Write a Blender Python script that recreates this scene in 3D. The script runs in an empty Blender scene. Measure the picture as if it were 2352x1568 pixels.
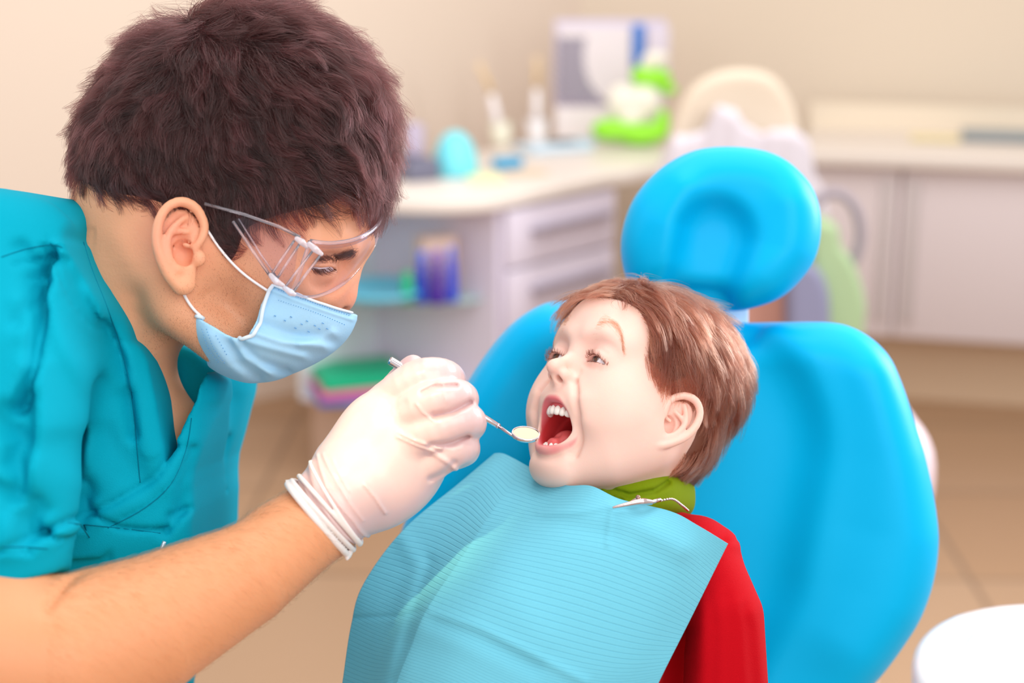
import bpy, math, random
import numpy as np
from mathutils import Vector, Matrix

# ------------------------------------------------------------------ camera, world, lights
F = 3700.0                      # focal length in pixels of the 2352x1568 frame
PITCH = math.radians(15)
CP, SP = math.cos(PITCH), math.sin(PITCH)
CAMPOS = np.array([0, 0, 1.6])
RV = np.array([[1, 0, 0], [0, CP, SP], [0, -SP, CP]])   # tilted modelling frame -> world

sc = bpy.context.scene
cam_d = bpy.data.cameras.new('camera')
cam = bpy.data.objects.new('camera', cam_d)
sc.collection.objects.link(cam)
cam.location = CAMPOS
cam.rotation_euler = (math.radians(90) - PITCH, 0, 0)
cam_d.sensor_width = 36
cam_d.lens = F / 2352 * 36
cam_d.clip_start = 0.05
cam_d.dof.use_dof = True
cam_d.dof.focus_distance = 1.30
cam_d.dof.aperture_fstop = 3.0
sc.camera = cam
sc.view_settings.view_transform = 'Standard'
sc.view_settings.look = 'None'
sc.view_settings.exposure = 0.0
sc.view_settings.gamma = 1
sc.view_settings.use_curve_mapping = False

wd = bpy.data.worlds.new('world')
sc.world = wd
wd.use_nodes = True
wd.node_tree.nodes['Background'].inputs[0].default_value = (1.0, 0.96, 0.93, 1)
wd.node_tree.nodes['Background'].inputs[1].default_value = 0.72


def area(name, loc, target, size, power, color):
    l = bpy.data.lights.new(name, 'AREA')
    l.energy = power
    l.color = color
    l.shape = 'RECTANGLE'
    l.size, l.size_y = size
    o = bpy.data.objects.new(name, l)
    sc.collection.objects.link(o)
    o.location = loc
    o.rotation_euler = (Vector(target) - Vector(loc)).to_track_quat('-Z', 'Y').to_euler()
    return o


area('side_light_left', (-2.2, 0.6, 2.5), (0.0, 1.4, 1.2), (1.8, 1.5), 15, (1, 0.97, 0.95))  # soft area lamp standing in for light from the bright left wall
area('window_light_right', (2.2, 2.7, 1.9), (0.3, 1.5, 1.2), (1.0, 1.4), 64, (0.95, 0.97, 1))
area('fill_light_front', (0.9, -0.8, 2.5), (0.0, 1.3, 1.2), (2.4, 1.8), 44, (1, 0.98, 0.96))  # fill lamp added near the camera to brighten the people, no actual window
area('ceiling_light', (0.3, 1.6, 3.0), (0.2, 1.6, 1.0), (1.6, 1.6), 24, (1, 0.98, 0.96))
area('ceiling_light_back', (0.4, 3.6, 3.0), (0.3, 4.4, 0.6), (2.4, 1.4), 40, (1, 0.96, 0.93))


# ------------------------------------------------------------------ helpers
def V(px, py, d):
    """point of the tilted modelling frame seen at pixel (px,py) at depth d"""
    return np.array([(px - 1176) / F * d, d, -(py - 784) / F * d])


def tow(P):
    return np.asarray(P) @ RV.T + CAMPOS


sp = bpy.data.lights.new('dental_lamp', 'SPOT')
sp.energy = 42; sp.color = (1, .88, .45); sp.spot_size = math.radians(9); sp.spot_blend = .9; sp.shadow_soft_size = .02
spo = bpy.data.objects.new('dental_lamp', sp); sc.collection.objects.link(spo)
spo.location = (-.30, .62, 2.0)
spo.rotation_euler = (Vector(tow(V(872, 1010, 1.24))) - spo.location).to_track_quat('-Z', 'Y').to_euler()


def W(px, py, Y=None, z=None):
    """world point on a pixel's ray at world distance Y or height z"""
    v = np.array([(px - 1176) / F, 1, -(py - 784) / F]) @ RV.T
    t = Y / v[1] if Y is not None else (z - 1.6) / v[2]
    return CAMPOS + v * t


def lin(r, g, b):
    f = lambda c: (c / 255 / 12.92) if c / 255 <= .04045 else ((c / 255 + .055) / 1.055) ** 2.4
    return (f(r), f(g), f(b), 1)


MATS = {}


def mat(name, col, rough=.5, metal=0, sss=0, sssr=(1, .35, .2), scale=.01, spec=.5, trans=0, ior=1.45,
        emit=0, sheen=0, coat=0, bump=None, vcol=False, alpha=1):
    if name in MATS:
        return MATS[name]
    m = bpy.data.materials.new(name)
    m.use_nodes = True
    nt = m.node_tree
    b = nt.nodes['Principled BSDF']
    I = b.inputs
    I['Base Color'].default_value = col if len(col) == 4 else (*col, 1)
    I['Roughness'].default_value = rough
    I['Metallic'].default_value = metal
    I['Specular IOR Level'].default_value = spec
    I['IOR'].default_value = ior
    I['Alpha'].default_value = alpha
    if sss:
        I['Subsurface Weight'].default_value = sss
        I['Subsurface Radius'].default_value = sssr
        I['Subsurface Scale'].default_value = scale
    I['Transmission Weight'].default_value = trans
    I['Sheen Weight'].default_value = sheen
    I['Coat Weight'].default_value = coat
    if emit:
        I['Emission Color'].default_value = col
        I['Emission Strength'].default_value = emit
    if vcol:
        a = nt.nodes.new('ShaderNodeVertexColor')
        a.layer_name = 'Col'
        nt.links.new(a.outputs['Color'], I['Base Color'])
    if bump:                                  # (scale, strength, distance)
        t = nt.nodes.new('ShaderNodeTexNoise')
        t.inputs['Scale'].default_value = bump[0]
        t.inputs['Detail'].default_value = 3
        tc = nt.nodes.new('ShaderNodeTexCoord')
        nt.links.new(tc.outputs['Object'], t.inputs['Vector'])
        u = nt.nodes.new('ShaderNodeBump')
        u.inputs['Strength'].default_value = bump[1]
        u.inputs['Distance'].default_value = bump[2]
        nt.links.new(t.outputs['Fac'], u.inputs['Height'])
        nt.links.new(u.outputs['Normal'], I['Normal'])
    MATS[name] = m
    return m


def setp(o, label=None, cat=None, group=None, kind=None):
    for k, v in (('label', label), ('category', cat), ('group', group), ('kind', kind)):
        if v:
            o[k] = v
    return o


def empty(name, loc, label, cat, group=None):
    o = bpy.data.objects.new(name, None)
    o.empty_display_size = .05
    sc.collection.objects.link(o)
    o.location = loc
    return setp(o, label, cat, group)


def wloc(o):
    v = Vector((0, 0, 0))
    while o is not None:
        v += o.location
        o = o.parent
    return v


def mk(name, Vs, Fs, m, parent=None, smooth=True, col=None, world=False, origin=None, rev=False):
    """link ONE mesh object; vertices are world coordinates when world=True, else the tilted frame"""
    Vs = np.asarray(Vs, float)
    if not world:
        Vs = tow(Vs)
    base = np.array(wloc(parent)) if parent is not None else (np.array([*((Vs.min(0) + Vs.max(0)) / 2)[:2], Vs[:, 2].min()]) if origin is None else np.asarray(origin, float))
    me = bpy.data.meshes.new(name)
    if isinstance(Fs, np.ndarray):
        if rev:
            Fs = Fs[:, ::-1]
        n, k = Fs.shape
        me.vertices.add(len(Vs))
        me.vertices.foreach_set('co', (Vs - base).astype('f').ravel())
        me.loops.add(n * k)
        me.loops.foreach_set('vertex_index', np.ascontiguousarray(Fs).astype('i').ravel())
        me.polygons.add(n)
        me.polygons.foreach_set('loop_start', np.arange(0, n * k, k, dtype='i'))
        me.update(calc_edges=True)
    else:
        me.from_pydata([tuple(v) for v in Vs - base], [], [tuple(f[::-1]) if rev else tuple(f) for f in Fs])
    if smooth:
        me.polygons.foreach_set('use_smooth', np.ones(len(me.polygons), bool))
    if col is not None:
        a = me.color_attributes.new('Col', 'FLOAT_COLOR', 'POINT')
        c = np.ones((len(Vs), 4), 'f')
        c[:, :3] = col
        a.data.foreach_set('color', c.ravel())
    me.validate()
    me.materials.append(m)
    o = bpy.data.objects.new(name, me)
    sc.collection.objects.link(o)
    if parent is not None:
        o.parent = parent
    else:
        o.location = base
    return o


def mods(o, bevel=0, seg=3, sub=0, solid=0, off=0):
    if solid:
        s = o.modifiers.new('s', 'SOLIDIFY'); s.thickness = solid; s.offset = off
    if bevel:
        b = o.modifiers.new('b', 'BEVEL'); b.width = bevel; b.segments = seg; b.limit_method = 'ANGLE'
    if sub:
        u = o.modifiers.new('u', 'SUBSURF'); u.levels = u.render_levels = sub
    return o


class MB:
    """collects shapes of ONE part"""
    def __init__(s):
        s.v, s.f = [], []

    def add(s, vs, fs):
        n = len(s.v)
        s.v += [tuple(map(float, v)) for v in vs]
        s.f += [tuple(int(i) + n for i in f) for f in fs]
        return s

    def box(s, c, size, ax=None):
        c = np.asarray(c, float); h = np.asarray(size, float) / 2
        A = np.eye(3) if ax is None else np.asarray(ax, float)
        vs = [c + A.T @ (h * np.array([x, y, z])) for x in (-1, 1) for y in (-1, 1) for z in (-1, 1)]
        return s.add(vs, [(0, 1, 3, 2), (4, 6, 7, 5), (0, 4, 5, 1), (2, 3, 7, 6), (0, 2, 6, 4), (1, 5, 7, 3)])

    def tube(s, pts, r, n=12, cap=True):
        pts = np.asarray(pts, float)
        r = np.broadcast_to(np.asarray(r, float), (len(pts),))
        T = np.gradient(pts, axis=0)
        T /= np.linalg.norm(T, axis=1)[:, None] + 1e-12
        up = np.array([0, 0, 1.]) if abs(T[0][2]) < .9 else np.array([1., 0, 0])
        vs = []
        a = np.cross(T[0], up); a /= np.linalg.norm(a)
        for i, p in enumerate(pts):
            a = a - T[i] * (a @ T[i]); a /= np.linalg.norm(a)
            b = np.cross(T[i], a)
            for k in range(n):
                t = 2 * math.pi * k / n
                vs.append(p + r[i] * (a * math.cos(t) + b * math.sin(t)))
        fs = [(i * n + k, i * n + (k + 1) % n, (i + 1) * n + (k + 1) % n, (i + 1) * n + k)
              for i in range(len(pts) - 1) for k in range(n)]
        if cap:
            fs += [tuple(range(n))[::-1], tuple(range((len(pts) - 1) * n, len(pts) * n))]
        return s.add(vs, fs)

    def lathe(s, c, prof, n=32, ax=None, cap=True):
        """prof: (radius, height) pairs along axis ax[2]"""
        A = np.eye(3) if ax is None else np.asarray(ax, float)
        c = np.asarray(c, float)
        vs = [c + A[0] * r * math.cos(t) + A[1] * r * math.sin(t) + A[2] * h
              for r, h in prof for t in [2 * math.pi * k / n for k in range(n)]]
        fs = [(i * n + k, i * n + (k + 1) % n, (i + 1) * n + (k + 1) % n, (i + 1) * n + k)
              for i in range(len(prof) - 1) for k in range(n)]
        if cap:
            fs += [tuple(range(n))[::-1], tuple(range((len(prof) - 1) * n, len(prof) * n))]
        return s.add(vs, fs)

    def prism(s, poly, z0, z1, ax=None, c=(0, 0, 0)):
        A = np.eye(3) if ax is None else np.asarray(ax, float)
        n = len(poly)
        c = np.asarray(c, float)
        vs = [c + A[0] * x + A[1] * y + A[2] * z for z in (z0, z1) for x, y in poly]
        fs = [tuple(range(n))[::-1], tuple(range(n, 2 * n))] + [(i, (i + 1) % n, n + (i + 1) % n, n + i) for i in range(n)]
        return s.add(vs, fs)

    def build(s, name, m, parent=None, smooth=False, world=True, bevel=0, **k):
        o = mk(name, s.v, s.f, m, parent, smooth, world=world, **k)
        if bevel:
            mods(o, bevel)
            o.data.polygons.foreach_set('use_smooth', np.ones(len(o.data.polygons), bool))
        return o


def basis(z, x=(1, 0, 0)):
    z = np.asarray(z, float); z = z / np.linalg.norm(z)
    x = np.asarray(x, float); x = x - z * (x @ z); x /= np.linalg.norm(x)
    return np.array([x, np.cross(z, x), z])


def cr(pts, n=8, closed=True):
    """Catmull-Rom through the points"""
    P = np.asarray(pts, float)
    N = len(P)
    out = []
    for i in range(N if closed else N - 1):
        g = (lambda j: P[j % N]) if closed else (lambda j: P[min(max(j, 0), N - 1)])
        p0, p1, p2, p3 = g(i - 1), g(i), g(i + 1), g(i + 2)
        for k in range(n):
            t = k / n
            out.append(.5 * (2 * p1 + (p2 - p0) * t + (2 * p0 - 5 * p1 + 4 * p2 - p3) * t * t + (3 * p1 - p0 - 3 * p2 + p3) * t ** 3))
    if not closed:
        out.append(P[-1])
    return np.array(out)


def resamp(P, n):
    P = np.asarray(P, float)
    L = np.r_[0, np.cumsum(np.linalg.norm(np.diff(P, axis=0), axis=1))]
    t = np.linspace(0, L[-1], n)
    return np.stack([np.interp(t, L, P[:, i]) for i in range(P.shape[1])], 1)


# ------------------------------------------------------------------ implicit-surface modeller (organic shapes)
def segdist(P, A, B):
    d = B - A
    h = np.clip(((P[:, None] - A[None]) * d[None]).sum(-1) / ((d * d).sum(-1)[None] + 1e-12), 0, 1)
    return np.linalg.norm(P[:, None] - A[None] - h[..., None] * d[None], axis=-1), h


def polysdf(P2, poly):
    A = poly; B = np.roll(poly, -1, 0)
    out = np.empty(len(P2))
    for s in range(0, len(P2), 20000):
        Q = P2[s:s + 20000]
        d, _ = segdist(Q, A, B)
        d = d.min(1)
        x, y = Q[:, :1], Q[:, 1:]
        c = (A[None, :, 1] <= y) != (B[None, :, 1] <= y)
        xi = A[None, :, 0] + (y - A[None, :, 1]) / (B[None, :, 1] - A[None, :, 1] + 1e-15) * (B - A)[None, :, 0]
        ins = ((c & (x < xi)).sum(1) % 2) == 1
        out[s:s + 20000] = np.where(ins, -d, d)
    return out


class SDF:
    def __init__(s):
        s.p = []

    def add(s, f, c, R, op='u', k=.0):
        s.p.append((f, np.asarray(c, float), R, op, k))
        return s

    def ell(s, c, r, rot=None, op='u', k=.01, sym=False):
        c = np.asarray(c, float); r = np.broadcast_to(np.asarray(r, float), (3,)).copy()
        M = None if rot is None else np.asarray(rot, float)

        def f(P):
            q = P - c
            if M is not None:
                q = q @ M.T
            a = np.sqrt(((q / r) ** 2).sum(1)); b = np.sqrt(((q / r ** 2) ** 2).sum(1)) + 1e-9
            return a * (a - 1) / b
        s.add(f, c, r.max(), op, k)
        if sym:
            S = np.diag([-1., 1, 1])
            s.ell(c * [-1, 1, 1], r, None if M is None else M @ S, op, k)
        return s

    def chain(s, pts, rad, op='u', k=.01, sym=False):
        pts = np.asarray(pts, float); rad = np.broadcast_to(np.asarray(rad, float), (len(pts),)).copy()
        c = (pts.min(0) + pts.max(0)) / 2
        R = np.linalg.norm(pts - c, axis=1).max() + rad.max()

        def f(P):
            d, h = segdist(P, pts[:-1], pts[1:])
            return (d - (rad[None, :-1] * (1 - h) + rad[None, 1:] * h)).min(1)
        s.add(f, c, R, op, k)
        if sym:
            s.chain(pts * [-1, 1, 1], rad, op, k)
        return s

    def disp(s, pts, w, amp, ax=None, lim=None, sym=False, sharp=2):
        """raise (amp>0) or groove the surface along a polyline; ax: coordinate ignored; lim=(axis,sign,value)"""
        pts = np.atleast_2d(np.asarray(pts, float))
        if len(pts) == 1:
            pts = np.vstack([pts, pts + 1e-6])
        w = np.broadcast_to(np.asarray(w, float), (len(pts),)).copy()
        keep = [i for i in range(3) if i != ax]
        c = (pts.min(0) + pts.max(0)) / 2
        R = np.linalg.norm(pts[:, keep] - c[keep], axis=1).max() + 3 * w.max()
        q = pts[:, keep]

        def f(P):
            d, h = segdist(P[:, keep], q[:-1], q[1:])
            ww = w[None, :-1] * (1 - h) + w[None, 1:] * h
            g = np.exp(-(d / ww) ** sharp).max(1) * amp
            if lim:
                g = g / (1 + np.exp(-np.clip(lim[1] * (P[:, lim[0]] - lim[2]) / .003, -30, 30)))
            return g
        s.add(f, c, R if ax is None else R + 1e3, 'd', 0)
        s.p[-1] = s.p[-1] + ((keep, R),)
        if sym:
            s.disp(pts * [-1, 1, 1], w, amp, ax, lim)
        return s

    def prism(s, poly, ax, lo, hi, r=0, op='i', k=.0):
        """2-D polygon (other two coordinates, in order) extruded along ax from lo to hi, edges rounded by r"""
        keep = [i for i in range(3) if i != ax]
        poly = np.asarray(poly, float)
        m = (poly.min(0) + poly.max(0)) / 2
        c = np.zeros(3); c[keep] = m; c[ax] = (lo + hi) / 2
        R = math.hypot(np.linalg.norm(poly - m, axis=1).max(), (hi - lo) / 2)

        def f(P):
            a = polysdf(P[:, keep], poly) + r
            b = np.abs(P[:, ax] - c[ax]) - (hi - lo) / 2 + r
            return np.hypot(np.maximum(a, 0), np.maximum(b, 0)) + np.minimum(np.maximum(a, b), 0) - r
        return s.add(f, c, R, op, k)

    def rel(s, c, rad):
        out = []
        for p in s.p:
            if p[3] in 'iC':
                out.append(p); continue
            if len(p) == 6:
                keep, R = p[5]
                if np.linalg.norm((p[1] - c)[keep]) < R + rad:
                    out.append(p)
            elif np.linalg.norm(p[1] - c) < p[2] + rad + p[4] + .012:
                out.append(p)
        return out

    def ev(s, P, prims=None):
        d = np.full(len(P), .08)
        for p in (s.p if prims is None else prims):
            op, k = p[3], p[4]
            if op == 'C':
                d = p[0](d)
                continue
            g = p[0](P)
            if op == 'd':
                d = d - g
            elif op == 'u':
                d = np.minimum(d, g) - (np.maximum(k - np.abs(d - g), 0) ** 2 / (4 * k) if k > 0 else 0)
            else:
                if op == 's':
                    g = -g
                d = np.maximum(d, g) + (np.maximum(k - np.abs(d - g), 0) ** 2 / (4 * k) if k > 0 else 0)
        return d

    def evc(s, P, cell=.03):
        """chunked, culled evaluation"""
        P = np.asarray(P, float)
        key = np.floor(P / cell).astype(np.int64)
        key = (key[:, 0] * 4001 + key[:, 1]) * 4001 + key[:, 2]
        o = np.argsort(key, kind='stable')
        ks = key[o]
        cut = np.r_[0, np.nonzero(np.diff(ks))[0] + 1, len(ks)]
        out = np.empty(len(P))
        for a, b in zip(cut[:-1], cut[1:]):
            idx = o[a:b]
            Q = P[idx]
            c = (Q.min(0) + Q.max(0)) / 2
            out[idx] = s.ev(Q, s.rel(c, cell))
        return out

    def grad(s, P, e=4e-4):
        n = len(P)
        Q = np.concatenate([P + np.eye(3)[i] * e * sg for i in range(3) for sg in (1, -1)])
        d = s.evc(Q).reshape(3, 2, n)
        g = (d[:, 0] - d[:, 1]).T
        return g / (np.linalg.norm(g, axis=1)[:, None] + 1e-12)

    def mesh(s, lo, hi, h, proj=1, smooth=0):
        lo = np.asarray(lo, float); hi = np.asarray(hi, float)
        B = 12
        nb = np.ceil((hi - lo) / h / B).astype(int)
        n = nb * B
        D = np.full(n, .05, 'f')
        ii = np.stack(np.meshgrid(*[np.arange(B)] * 3, indexing='ij'), -1).reshape(-1, 3) * h
        rad = B * h * .87
        for bi in np.ndindex(*nb):
            o = lo + np.array(bi) * B * h
            c = o + B * h / 2
            pr = s.rel(c, rad)
            if not any(p[3] == 'u' for p in pr):
                continue
            d0 = s.ev(c[None], pr)[0]
            sl = tuple(slice(b * B, b * B + B) for b in bi)
            if abs(d0) > rad * 1.9 + .004:
                D[sl] = d0
                continue
            D[sl] = s.ev(o + ii, pr).reshape(B, B, B)
        sg = D < 0
        pos, cells, quads = [], [], []
        st = np.array([n[1] * n[2], n[2], 1])
        for a in range(3):
            b, c = (a + 1) % 3, (a + 2) % 3
            s0 = [slice(None)] * 3; s1 = [slice(None)] * 3
            s0[a] = slice(0, -1); s1[a] = slice(1, None)
            I = np.argwhere(sg[tuple(s0)] != sg[tuple(s1)])
            I = I[(I[:, b] > 0) & (I[:, c] > 0)]
            if not len(I):
                continue
            J = I.copy(); J[:, a] += 1
            d0 = D[tuple(I.T)].astype(float); d1 = D[tuple(J.T)].astype(float)
            p = I.astype(float); p[:, a] += d0 / (d0 - d1)
            f = I @ st
            q = np.stack([f, f - st[b], f - st[b] - st[c], f - st[c]], 1)
            fl = d0 > 0
            q[fl] = q[fl][:, ::-1]
            quads.append(q)
            for k in range(4):
                pos.append(p); cells.append(q[:, k])
        quads = np.concatenate(quads); pos = np.concatenate(pos); cells = np.concatenate(cells)
        u, inv = np.unique(cells, return_inverse=True)
        cnt = np.bincount(inv)
        Vv = np.stack([np.bincount(inv, pos[:, i]) / cnt for i in range(3)], 1) * h + lo
        Fq = np.searchsorted(u, quads)
        if smooth:
            Vv = lapl(Vv, Fq, smooth)
        for _ in range(proj):
            d = s.evc(Vv)
            g = s.grad(Vv, h * .35)
            Vv = Vv - g * np.clip(d, -h * .7, h * .7)[:, None]
        return Vv, Fq


def lapl(Vv, Fq, it, w=.5):
    E = np.concatenate([Fq[:, [0, 1]], Fq[:, [1, 2]], Fq[:, [2, 3]], Fq[:, [3, 0]]])
    a = np.r_[E[:, 0], E[:, 1]]; b = np.r_[E[:, 1], E[:, 0]]
    cnt = np.bincount(a, minlength=len(Vv))[:, None] + 1e-9
    for _ in range(it):
        m = np.stack([np.bincount(a, Vv[b, i], minlength=len(Vv)) for i in range(3)], 1) / cnt
        Vv = Vv + w * (m - Vv)
    return Vv


def rot(ax, deg):
    return np.array(Matrix.Rotation(math.radians(deg), 3, ax))


def strands(name, Ps, rad, m, parent, taper=.25, tint=None):
    """Ps (n, k, 3) world points -> one hair-curves object"""
    n, k, _ = Ps.shape
    hc = bpy.data.hair_curves.new(name)
    hc.add_curves([k] * n)
    base = np.array(wloc(parent))
    hc.attributes['position'].data.foreach_set('vector', (Ps - base).astype('f').ravel())
    a = hc.attributes.new('radius', 'FLOAT', 'POINT') if 'radius' not in hc.attributes else hc.attributes['radius']
    r = np.broadcast_to(np.asarray(rad, float).reshape(-1, 1), (n, k)) * (1 - (1 - taper) * np.linspace(0, 1, k) ** 2)[None]
    a.data.foreach_set('value', r.astype('f').ravel())
    ta = hc.attributes.new('tint', 'FLOAT', 'CURVE')
    ta.data.foreach_set('value', (np.full(n, .3) if tint is None else np.asarray(tint)).astype('f'))
    hc.materials.append(m)
    o = bpy.data.objects.new(name, hc)
    sc.collection.objects.link(o)
    o.parent = parent
    return o


def sample(Vv, Fq, n, rng, mask=None):
    """random surface points; mask: per-vertex weight"""
    a, b, c, d = (Vv[Fq[:, i]] for i in range(4))
    A = np.linalg.norm(np.cross(c - a, d - b), axis=1)
    if mask is not None:
        A = A * mask[Fq].mean(1)
    i = rng.choice(len(Fq), n, p=A / A.sum())
    u, v = rng.random((2, n, 1))
    return (a[i] * (1 - u) + b[i] * u) * (1 - v) + (d[i] * (1 - u) + c[i] * u) * v


def noise3(P, s, seed=0):
    """cheap smooth vector noise"""
    r = np.random.default_rng(seed)
    out = np.zeros((len(P), 3))
    for _ in range(5):
        k = r.normal(size=(3, 3)) * s
        out += np.sin(P @ k + r.random(3) * 6.28) / 2.2
    return out
# ------------------------------------------------------------------ the room
def wall_mat(name, c):
    return mat(name, c, .9, spec=.1, bump=(60, .08, .002))


def build_room():
    # back wall runs nearly square to the view, left wall at a slant; corner at pixel x 1335
    C = np.array([.255, 6.05])
    bd = np.array([.968, -.25]); ld = np.array([-.80, -.60])
    def wall(name, a, b, m, t=.1):
        a = np.asarray(a); b = np.asarray(b)
        d = (b - a) / np.linalg.norm(b - a); nrm = np.array([-d[1], d[0]])
        if nrm @ (np.array([0, 2]) - a) > 0:
            nrm = -nrm
        poly = [a, b, b + nrm * t, a + nrm * t]
        o = MB().prism(poly, 0, 2.9).build(name, m)
        return setp(o, kind='structure')
    wall('wall_back', C, C + bd * 3.2, wall_mat('plaster_back', lin(230, 215, 196)))
    wall('wall_left', C, C + ld * 4.2, wall_mat('plaster_left', lin(230, 213, 197)))
    fl = MB().prism([(-4, -1.5), (4, -1.5), (4, 6.5), (-4, 6.5)], -.06, 0).build('floor', None or floor_mat())
    setp(fl, kind='structure')

    # ---- countertop along the left wall with a rounded near end
    A = W(1408, 395, z=.85)[:2]; Bp = W(1155, 445, z=.85)[:2]
    d = (A - Bp) / np.linalg.norm(A - Bp); nrm = np.array([-d[1], d[0]])      # nrm points to the left wall
    if nrm[0] > 0:
        nrm = -nrm
    dep = .50
    Cn = Bp + nrm * dep
    white = mat('white_laminate', lin(222, 214, 230), .45)
    top = mat('countertop_cream', lin(230, 220, 212), .35)
    A2 = A + d * .55
    arc = [Cn - d * (.33 * math.sin(t)) - nrm * (dep * math.cos(t)) for t in np.linspace(0, math.pi / 2, 14)]
    poly = [A2 + nrm * (dep + .1), A2 - nrm * .02] + [p - nrm * .02 for p in arc] + [Cn - d * .34 + nrm * .1]
    setp(MB().prism(poly, .81, .85).build('countertop', top, bevel=.008),
         'cream countertop with a rounded end along the left wall, crowded with supplies', 'countertop')
    # ---- drawer cabinet
    mid = (A + Bp) / 2 + nrm * dep / 2
    ax = np.array([[*d, 0], [*-nrm, 0], [0, 0, 1]])
    wdt = np.linalg.norm(A - Bp)
    t = empty('drawer_cabinet', (mid[0], mid[1], 0), 'white drawer cabinet with grey bar handles under the cream countertop', 'cabinet')
    MB().box((mid[0], mid[1], .525), (wdt, dep - .02, .57), ax).build('body', white, t, bevel=.004)
    MB().box((mid[0] + nrm[0] * .03, mid[1] + nrm[1] * .03, .12), (wdt - .04, dep - .1, .24), ax).build('plinth', mat('plinth_beige', lin(200, 170, 150), .7), t)
    grey = mat('handle_grey', lin(168, 160, 176), .4, .3)
    for k, (z0, z1) in enumerate(((.64, .80), (.45, .63), (.25, .44))):
        fc = (A + Bp) / 2 - nrm * .005
        dr = MB().box((fc[0], fc[1], (z0 + z1) / 2), (wdt - .012, .02, z1 - z0), ax).build('drawer', white, t, bevel=.003)
        hc = fc + d * .03 - nrm * .022
        MB().box((hc[0], hc[1], z1 - .065), (.36, .018, .016), ax).build('handle', grey, dr, bevel=.003)
    # ---- open end shelf unit
    t = empty('shelf_unit', (Cn[0], Cn[1], 0), 'open curved end shelf unit with a glass shelf beside the drawer cabinet', 'shelf')
    side = Bp + nrm * dep / 2 - d * .009
    MB().box((side[0], side[1], .525), (.018, dep - .02, .57), ax).build('side_panel', white, t)
    bk = Cn - d * .16 - nrm * .01
    MB().box((bk[0], bk[1], .525), (.32, .018, .57), ax).build('back_panel', mat('pale_panel', lin(226, 234, 240), .5), t)
    def quarter(r, n=16):
        return [Cn - nrm * .02] + [Cn - d * (r * .68 * math.sin(a)) - nrm * (r * math.cos(a)) for a in np.linspace(0, math.pi / 2, n)]
    MB().prism(quarter(.44), .545, .553).build('glass_shelf', mat('shelf_glass', lin(190, 225, 228), .1, alpha=.75), t)
    MB().prism(quarter(.46), .235, .255).build('bottom_shelf', white, t)
    MB().prism(quarter(.40), 0, .235).build('plinth', mat('plinth_beige', (0, 0, 0)), t)
    # items on the shelf unit
    p = W(965, 795, z=.255); c = np.array([p[0], p[1]])
    e1 = basis((0, 0, 1), (1, .35, 0))
    cc = W(815, 925, z=.26)
    for k, (cl, lab, ww, th) in enumerate((((70, 100, 180), 'blue folder, lowest of the stack on the bottom shelf', .26, .022),
                                           ((226, 110, 160), 'pink folder between the green and blue ones on the bottom shelf', .25, .026),
                                           ((0, 178, 130), 'green folder on top of the stack on the bottom shelf', .24, .030))):
        z = .2555 + sum((.022, .026, .030)[:k])
        o = MB().box((cc[0], cc[1] + .10, z + th / 2), (ww, .22, th - .001), basis((0, 0, 1), (1, .28 + .03 * k, 0))).build('folder', mat('folder%d' % k, lin(*cl), .5), bevel=.004)
        setp(o, lab, 'folder', 'folders stacked on the bottom shelf')
    pw = W(870, 682, z=.557)
    o = MB().lathe((pw[0], pw[1], .5535), [(.03, 0), (.09, .004), (.13, .022), (.135, .034), (.128, .034), (.085, .012), (.0, .01)], 40, cap=False).build('dish', mat('dish_blue', lin(110, 205, 235), .3), smooth=True)
    setp(o, 'shallow light blue dish on the glass shelf', 'dish')
    pb = W(1000, 688, z=.5535)
    o = MB().box((pb[0], pb[1] + .05, .5535 + .085), (.10, .07, .17), basis((0, 0, 1), (1, .5, 0))).build('storage_box', mat('box_beige', lin(228, 200, 185), .6), bevel=.004)
    setp(o, 'beige box standing behind the blue bottles on the glass shelf', 'box')
    for k, (dx, dy, h, r, cl, lab) in enumerate((
            (-.034, -.03, .145, .0155, (30, 60, 190), 'royal blue bottle on the glass shelf, left of the violet one'),
            (.008, -.045, .15, .0145, (70, 30, 160), 'violet bottle in the middle of the bottles on the glass shelf'),
            (.046, -.02, .155, .0135, (40, 70, 215), 'bright blue bottle on the glass shelf, right of the violet one'))):
        b = empty('bottle', (pb[0] + dx, pb[1] + dy, .5535), lab, 'bottle', 'bottles on the glass shelf')
        MB().lathe((pb[0] + dx, pb[1] + dy, .5535), [(r * 1.25, 0), (r * 1.3, .01), (r, h * .6), (r * .8, h * .78)], 20).build('body', mat('bottle%d' % k, lin(*cl), .25), b, smooth=True)
        MB().lathe((pb[0] + dx, pb[1] + dy, .5535 + h * .78), [(r * .7, 0), (r * .7, h * .2), (r * .3, h * .22)], 16).build('cap', mat('bcap%d' % k, lin(*(min(255, q + 60) for q in cl)), .4), b, smooth=True)
    o = MB().lathe((pb[0] - .075, pb[1] - .04, .5535), [(.016, 0), (.018, .03), (.012, .085), (.006, .09)], 16).build('tube', mat('tube_green', lin(20, 175, 120), .4), smooth=True)
    setp(o, 'small green tube left of the blue bottles on the glass shelf', 'tube')

    # ---- things on the counter
    zc = .85
    def on(px, py):
        q = W(px, py, z=zc + .001); return q
    q = on(948, 412)
    ph = empty('telephone', (q[0], q[1], zc), 'dark grey desk telephone on the counter beside the teal plastic hood', 'telephone')
    MB().box((q[0], q[1] + .04, zc + .03), (.10, .16, .06), basis((0, 0, 1), (1, .5, 0))).build('base', mat('phone_dark', lin(110, 110, 130), .5), ph, bevel=.01)
    MB().box((q[0], q[1] + .06, zc + .105), (.055, .05, .10), basis((0, .3, 1), (1, .5, 0))).build('handset', mat('phone_grey', lin(178, 165, 185), .5), ph, bevel=.012)
    q = on(1046, 402)
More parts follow.
